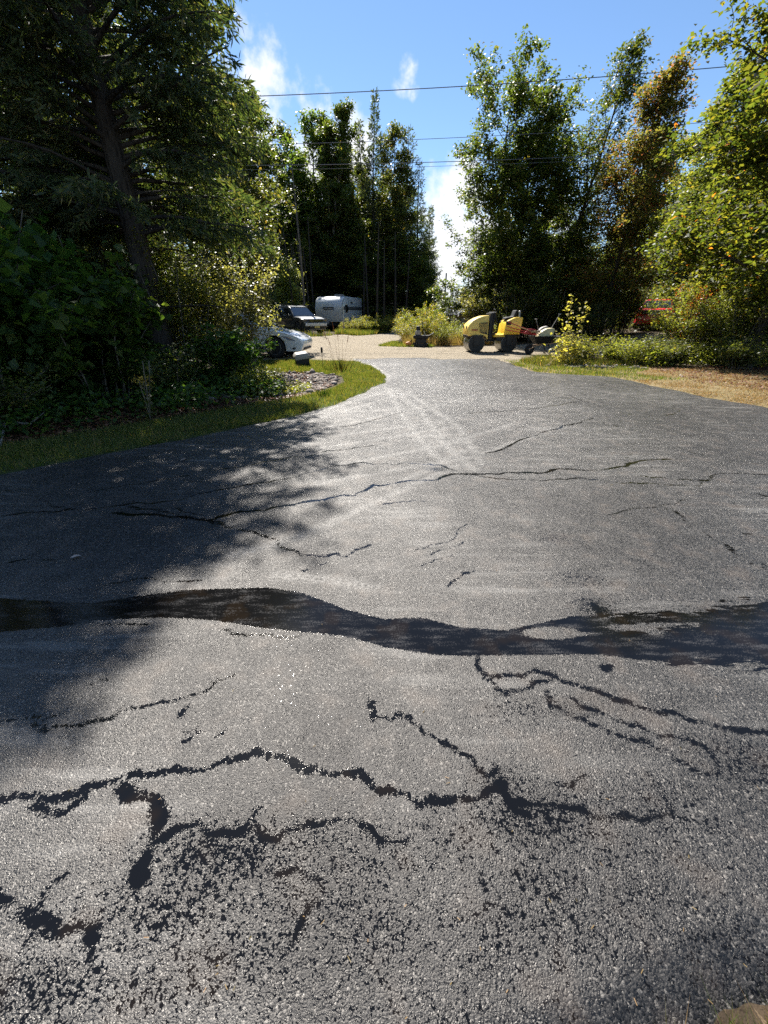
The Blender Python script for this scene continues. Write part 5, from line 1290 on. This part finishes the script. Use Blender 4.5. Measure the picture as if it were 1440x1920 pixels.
MB().lathe([(.05, 1.40), (.05, 1.62), (.03, 1.64)], 'Z', (-1.05, .34, 0), 10).build('beacon_post', M['steel'], ro)

# --- wheelbarrow with its load
WBY = 17.6
wb0 = at(992, 660, WBY)
wbz = gzf(wb0.x + .6, WBY) + .022
wb = empty('wheelbarrow', (wb0.x, WBY, wbz), math.radians(2)); tag(wb, 'black wheelbarrow heaped with tools right of the roller', 'wheelbarrow')
wl = MB().lathe([(.10, -.045), (.17, -.05), (.20, -.03), (.20, .03), (.17, .05), (.10, .045)], 'Y', (0, 0, .20), 22).build('wheel', M['black'], wb, smooth=True)
MB().lathe([(.12, -.03), (.03, -.05), (.03, .05), (.12, .03)], 'Y', (0, 0, .20), 16).build('hub', M['steel'], wl)
V = []
for (x0, x1, yw, z) in [(.18, .62, .18, .42), (-.02, 1.12, .36, .72), (0.0, 1.10, .345, .72), (.20, .60, .165, .44)]:
    V += [(x0, -yw, z), (x1, -yw, z), (x1, yw, z), (x0, yw, z)]
F = []
for a, b in ((0, 4), (4, 8), (8, 12)):
    F += [(a + k, a + (k + 1) % 4, b + (k + 1) % 4, b + k) for k in range(4)]
F += [(0, 1, 2, 3), (12, 13, 14, 15)]
MB().add(V, F).build('tray', M['blackmetal'], wb, .008)
for sd in (1, -1):
    MB().tube([(-.04, sd * .07, .20), (.2, sd * .16, .36), (.9, sd * .27, .46), (1.45, sd * .31, .66)], .02, 8).build('handle', M['wood_handle'], wb, smooth=True)
    MB().tube([(.66, sd * .24, .42), (.82, sd * .27, .0)], .018, 6).build('leg', M['blackmetal'], wb)
    MB().tube([(.66, sd * .24, .42), (.52, sd * .22, .22), (.82, sd * .27, .0)], .012, 6).build('brace', M['blackmetal'], wb)
def world_pt(x, y, z): return (wb0.x + x, WBY + y, wbz + z)
bag = MB().slab([(-.05, 0), (.02, .16), (.14, .30), (.30, .38), (.50, .40), (.62, .36), (.60, .18), (.55, 0)], lambda x, z: .20 - .05 * z)
tag(bag.build('fuel_can', M['cream'], None, .035, 3, True, loc=world_pt(.22, -.05, .62)), 'cream plastic can standing in the wheelbarrow', 'can')
tag(MB().slab([(-.02, 0), (0, .2), (.12, .34), (.34, .40), (.44, .28), (.46, 0)], lambda x, z: .12).build('bucket', M['grey_plastic'], None, .05, 3, True, loc=world_pt(.28, .16, .70)), 'pale grey tub behind the cream can in the wheelbarrow', 'tub')
tools = [((-1.08, -.12, 1.24), (.35, -.10, .76), 'red_handle', 'long dark red tool handle, uppermost of those lying across the roller tank'), ((-1.10, -.06, 1.08), (.30, -.02, .74), 'red_handle', 'long dark red tool handle, second from the top across the roller tank'),
         ((-1.12, .0, .95), (.3, .06, .73), 'red_handle', 'long dark red tool handle, lowest of those across the roller tank'), ((-.62, -.16, 1.06), (.30, -.16, .78), 'wood_handle', 'pale wooden tool handle lying over the red handles')]
for (a, b, mt, lab) in tools:
    t = empty('hand_tool', world_pt(*a)); tag(t, lab, 'tool', 'tools lying in the wheelbarrow')
    d = Vector(b) - Vector(a)
    MB().tube([(0, 0, 0), d * .5, d], .016, 8).build('handle', M[mt], t, smooth=True)
    MB().slab([(-.02, -.02), (.34, -.01), (.36, .03), (.16, .06), (-.02, .05)], lambda x, z: .05).build('blade', M['red_handle'] if mt == 'red_handle' else M['wood_handle'], t, .01, loc=tuple(d * .58 + Vector((0, 0, -.03))), rz=.0)
for (a, b, mt, lab) in [((.62, .0, .70), (1.02, .04, 1.52), 'grey_plastic', 'upright pale tool handle leaning right out of the wheelbarrow'), ((.36, .12, .76), (.14, .18, 1.34), 'steel', 'thin dark tool handle leaning left out of the wheelbarrow')]:
    t = empty('hand_tool', world_pt(*a)); tag(t, lab, 'tool', 'tools standing in the wheelbarrow')
    d = Vector(b) - Vector(a)
    MB().tube([(0, 0, 0), d], .013, 8).build('handle', M[mt], t, smooth=True)
    MB().box(tuple(d), (.10, .05, .04)).build('grip', M['grey_plastic'], t, .012)

# --- small black machine on the grass before the island
mc = at(789, 651, 21.3)
ma = empty('compactor', (mc.x, 21.3, gzf(mc.x, 21.3) + .02), math.radians(-12)); tag(ma, 'small black machine with a grey engine and upright handle by the weeds', 'machine')
MB().slab([(-.36, .10), (-.28, 0), (.28, 0), (.36, .10), (.36, .14), (-.36, .14)], lambda x, z: .25).build('base_plate', M['blackmetal'], ma, .015)
MB().box((0, 0, .26), (.52, .38, .20)).build('engine_block', M['blackmetal'], ma, .03)
MB().slab([(-.36, .36), (.34, .36), (.42, .52), (-.38, .52)], lambda x, z: .24).build('engine_deck', M['black'], ma, .03)
MB().slab([(-.30, .52), (-.02, .52), (-.04, .66), (-.10, .74), (-.24, .74), (-.32, .64)], lambda x, z: .15).build('engine_cover', M['grey_plastic'], ma, .03, 2, True)
MB().lathe([(.10, .74), (.11, .84), (.08, .92), (.02, .94)], 'Z', (-.17, 0, 0), 14).build('air_filter', M['blackmetal'], ma, smooth=True)
MB().tube([(.18, 0, .5), (.08, 0, .8), (.02, 0, 1.12)], .018, 8).build('handle_bar', M['blackmetal'], ma, smooth=True)
MB().tube([(.2, .0, .52), (.12, .0, .72)], .03, 8).build('handle_sleeve', M['cream'], ma)
MB().tube([(.30, .1, .46), (.62, .1, .62)], .022, 8).build('lever', M['blackmetal'], ma)
for sx_ in (-.3, .25):
    MB().lathe([(.05, -.05), (.10, -.05), (.10, .05), (.05, .05)], 'Y', (sx_, -.22, .10), 14).build('wheel', M['black'], ma, smooth=True)
oc = at(766, 648, 21.2)
ob = empty('fuel_jug', (oc.x, 21.2, gzf(oc.x, 21.2) + .02)); tag(ob, 'small orange jug on the grass left of the small black machine', 'jug')
MB().slab([(-.15, 0), (.15, 0), (.15, .16), (.04, .24), (-.15, .20)], lambda x, z: .09).build('jug_body', M['orange_plastic'], ob, .03, 2, True)
MB().tube([(.06, 0, .22), (.14, 0, .30)], .02, 8).build('spout', M['blackmetal'], ob)

# --- small things at the left verge
bc = at(567, 672, 13.55)
bx = empty('utility_box', (bc.x, 13.55, gzf(bc.x, 13.55)), .35); tag(bx, 'grey lidded utility box tilted in the grass before the sedan', 'box')
bx.rotation_euler = (.10, -.12, .35)
MB().slab([(-.20, -.04), (-.22, .26), (.22, .26), (.20, -.04)], lambda x, z: .17).build('box_base', M['blackmetal'], bx, .02)
MB().slab([(-.25, .22), (-.24, .32), (-.18, .40), (.18, .40), (.24, .32), (.25, .22)], lambda x, z: .21 - .12 * max(0, z - .3)).build('box_lid', M['grey_plastic'], bx, .03, 2, True)
lc = at(605, 684, 13.3)
sl = empty('garden_light', (lc.x, 13.3, gzf(lc.x, 13.3))); tag(sl, 'thin black garden light on a stake before the gravel', 'garden light')
MB().tube([(0, 0, -.05), (0, 0, .50)], .008, 6).build('stake', M['blackmetal'], sl)
MB().lathe([(.018, .46), (.035, .50), (.035, .60), (.02, .64)], 'Z', (0, 0, 0), 10).build('lamp_head', M['blackmetal'], sl)
pk = at(645, 620, 33.5)
mk = empty('marker_post', (pk.x, 33.5, gzf(pk.x, 33.5))); tag(mk, 'thin white marker post standing in front of the trailer', 'post')
MB().tube([(0, 0, -.1), (0, 0, 1.75)], .03, 8).build('post', M['plate_white'], mk)
MB().lathe([(.035, 1.74), (.035, 1.80), (.01, 1.82)], 'Z', (0, 0, 0), 10).build('cap', M['grey_plastic'], mk)
# fallen branch in the shade
fb = MB(); p0 = gp(-20, 800); p1 = gp(60, 803); p2 = gp(102, 787); q1 = gp(15, 802); q2 = gp(0, 835)
Z_ = lambda p, h: (p[0], p[1], gzf(*p) + h)
fb.tube([Z_(p0, .12), Z_(p1, .10), Z_(p2, .22)], [.022, .018, .008], 6); fb.tube([Z_(q1, .11), Z_(q2, .03)], [.015, .01], 6)
tag(fb.build('fallen_branch', M['bark_pale'], None, smooth=True), 'pale fallen branch on the ground at the shaded left edge', 'branch')

# --- power line along the gravel road
pole = empty('utility_pole', (16.9, 24.6, gzf(16.9, 24.6))); tag(pole, 'grey wooden utility pole among the right-hand maples', 'utility pole')
MB().tube([(0, 0, -.5), (0, 0, 11.6)], [.17, .11], 12).build('shaft', M['pole_wood'], pole, smooth=True)
MB().box((0, 0, 10.6), (.12, 2.0, .12)).build('crossarm', M['pole_wood'], pole, .01)
pole2 = empty('utility_pole', (-27, 24.6, gzf(-27, 24.6))); tag(pole2, 'utility pole carrying the wires beyond the left woods', 'utility pole')
MB().tube([(0, 0, -.5), (0, 0, 11.2)], [.17, .11], 12).build('shaft', M['pole_wood'], pole2, smooth=True)
wm = plain('wire_aluminium', (.22, .22, .23), .45, .5, .6)
for (a, b, r, lab) in [((455, 167), (1340, 133), .016, 'uppermost and thickest overhead wire'), ((420, 260), (1160, 240), .010, 'second overhead wire from the top'), ((430, 298), (1150, 290), .013, 'third overhead wire from the top'), ((430, 306), (1150, 298), .007, 'thinnest and lowest overhead wire')]:
    A = at(*a, 24.4); B = at(*b, 24.4)
    def zz(x): return A.z + (B.z - A.z) * (x - A.x) / (B.x - A.x)
    pts = []
    for x in np.linspace(-27, 16.9, 25):
        sag = .0009 * (x + 27) * (x - 16.9) + .0009 * 20 * 10
        pts.append((x, 24.4, zz(x) + sag))
    w = MB(); w.tube(pts, r, 5)
    tag(w.build('overhead_wire', wm, None, smooth=True), lab, 'wire', 'overhead wires')
fp = at(837, 512, 58)
fpo = MB(); fpo.tube([(0, 0, -.5), (0, 0, fp.z - gzf(fp.x, 58))], [.13, .09], 8)
tag(fpo.build('utility_pole', M['pole_wood'], None, smooth=True, loc=foot(fp.x, 58)), 'thin far utility pole at the left end of the distant house', 'utility pole')

# --- distant house
hx, hy = 10.6, 74.0
ho = empty('house', (hx, hy, gzf(hx, hy))); tag(ho, 'distant house with a grey roof beyond the weed island', 'house')
M['siding'] = plain('pale_siding', (.45, .44, .42), .7)
M['tan_siding'] = plain('tan_siding', (.34, .22, .12), .7)
M['shingle'] = plain('grey_shingle', (.10, .105, .115), .8, .3, dirt=.25, scale=30)
HZ = at(850, 589, hy).z - gzf(hx, hy); RZ = at(850, 567.5, hy + 3).z - gzf(hx, hy)
W0, W1 = -1.1, 9.0
MB().slab([(W0, 0), (W1, 0), (W1, HZ), (W0, HZ)], lambda x, z: 3.0).build('wall', M['siding'], ho, 0, loc=(0, 3, 0))
MB().box(((W0 + W1) / 2 + .4, -.01, HZ * .5), (W1 - W0 - .9, .06, HZ * .96)).build('front_cladding', M['tan_siding'], ho)
ga = MB()
ga.add([(W0, 0, HZ), (W0, 6, HZ), (W0, 3, RZ - .1), (W0 + .1, 0, HZ), (W0 + .1, 6, HZ), (W0 + .1, 3, RZ - .1)], [(0, 1, 2), (5, 4, 3), (0, 3, 4, 1), (1, 4, 5, 2), (2, 5, 3, 0)])
ga.build('gable', M['siding'], ho)
rf = MB()
rf.add([(W0 - .25, -.35, HZ - .08), (W1 + .2, -.35, HZ - .08), (W1 + .2, 3, RZ), (W0 - .25, 3, RZ), (W0 - .25, 6.35, HZ - .08), (W1 + .2, 6.35, HZ - .08),
        (W0 - .25, -.35, HZ - .2), (W1 + .2, -.35, HZ - .2), (W1 + .2, 3, RZ - .12), (W0 - .25, 3, RZ - .12), (W0 - .25, 6.35, HZ - .2), (W1 + .2, 6.35, HZ - .2)],
       [(0, 1, 2, 3), (3, 2, 5, 4), (6, 9, 8, 7), (9, 10, 11, 8), (0, 6, 7, 1), (4, 5, 11, 10), (0, 3, 9, 6), (3, 4, 10, 9), (1, 7, 8, 2), (2, 8, 11, 5)])
rf.build('roof', M['shingle'], ho)
pg = MB()
pg.add([(1.8, -1.2, HZ - .05), (3.4, -1.2, HZ + .95), (5.0, -1.2, HZ - .05), (1.8, 1.5, HZ - .05), (3.4, 2.4, HZ + .95), (5.0, 1.5, HZ - .05)], [(0, 1, 4, 3), (1, 2, 5, 4), (0, 2, 1)])
pg.build('porch_gable', M['shingle'], ho)
MB().tube([(1.75, -1.24, HZ - .05), (3.4, -1.24, HZ + 1.0)], .09, 4).build('gable_trim', M['plate_white'], ho)
for xx in (.6, 2.6, 4.4, 6.5):
    w = MB().box((xx, -.06, HZ * .55), (.9, .06, 1.0)).build('window', M['plate_white'], ho)
    MB().box((xx, -.10, HZ * .55), (.74, .03, .84)).build('pane', M['glass'], w)

# --- bits lying on the paving
def leaf_obj(px, py, size, mat, label, rz):
    x, y = gp(px, py)
    m = MB()
    m.add([(-size, 0, .004), (-size * .3, size * .5, .012), (size * .5, size * .35, .010), (size, 0, .004), (size * .5, -size * .35, .014), (-size * .3, -size * .5, .008), (0, 0, .004)], [(0, 6, 1), (1, 6, 2), (2, 6, 3), (3, 6, 4), (4, 6, 5), (5, 6, 0)])
    tag(m.build('fallen_leaf', mat, None, loc=(x, y, float(az(x, y)) + .006), rz=rz), label, 'leaf')
leaf_obj(143, 1046, .035, plain('pale_leaf', (.34, .28, .24), .7), 'pale dead leaf lying on the shaded asphalt at the left', .3)
leaf_obj(345, 863, .05, plain('brown_leaf', (.24, .17, .12), .7), 'brownish dead leaf lying on the dappled asphalt', 1.2)
rg = np.random.default_rng(91); V = []; F = []
for (px, py) in [(838, 1460), (840, 1470), (1138, 1500), (690, 1765), (845, 1846), (950, 1860), (1300, 1705), (1280, 1745), (1395, 1812), (425, 1852), (385, 1858), (440, 1855), (470, 1760), (1080, 1690), (1110, 1740), (1290, 1608), (655, 1800), (570, 1720), (1030, 1690), (300, 1500), (960, 1560), (760, 1700), (900, 1780), (1190, 1880), (1330, 1880), (620, 1500)] + [(rg.uniform(0, 1440), 780 + 1130 * rg.uniform() ** .8) for _ in range(22)]:
    x, y = gp(px, py); a = rg.uniform(0, 6.28); k_ = max(1.0, y * .55); L = rg.uniform(.003, .008) * k_; w = .0009 * k_; z = float(az(x, y)) + .006
    if not (float(xl(y)) + .1 < x < float(xr(y)) - .1): continue
    n = len(V); c, s = math.cos(a), math.sin(a)
    V += [(x - c * L - s * w, y - s * L + c * w, z), (x - c * L + s * w, y - s * L - c * w, z), (x + c * L + s * w, y + s * L - c * w, z + .003), (x + c * L - s * w, y + s * L + c * w, z + .003)]
    F.append((n, n + 1, n + 2, n + 3))
tag(link('grass_clippings', np_mesh('grass_clippings', V, [F]), M['dry_grass']), 'tiny straw bits scattered on the near asphalt', 'clippings', kind='stuff')
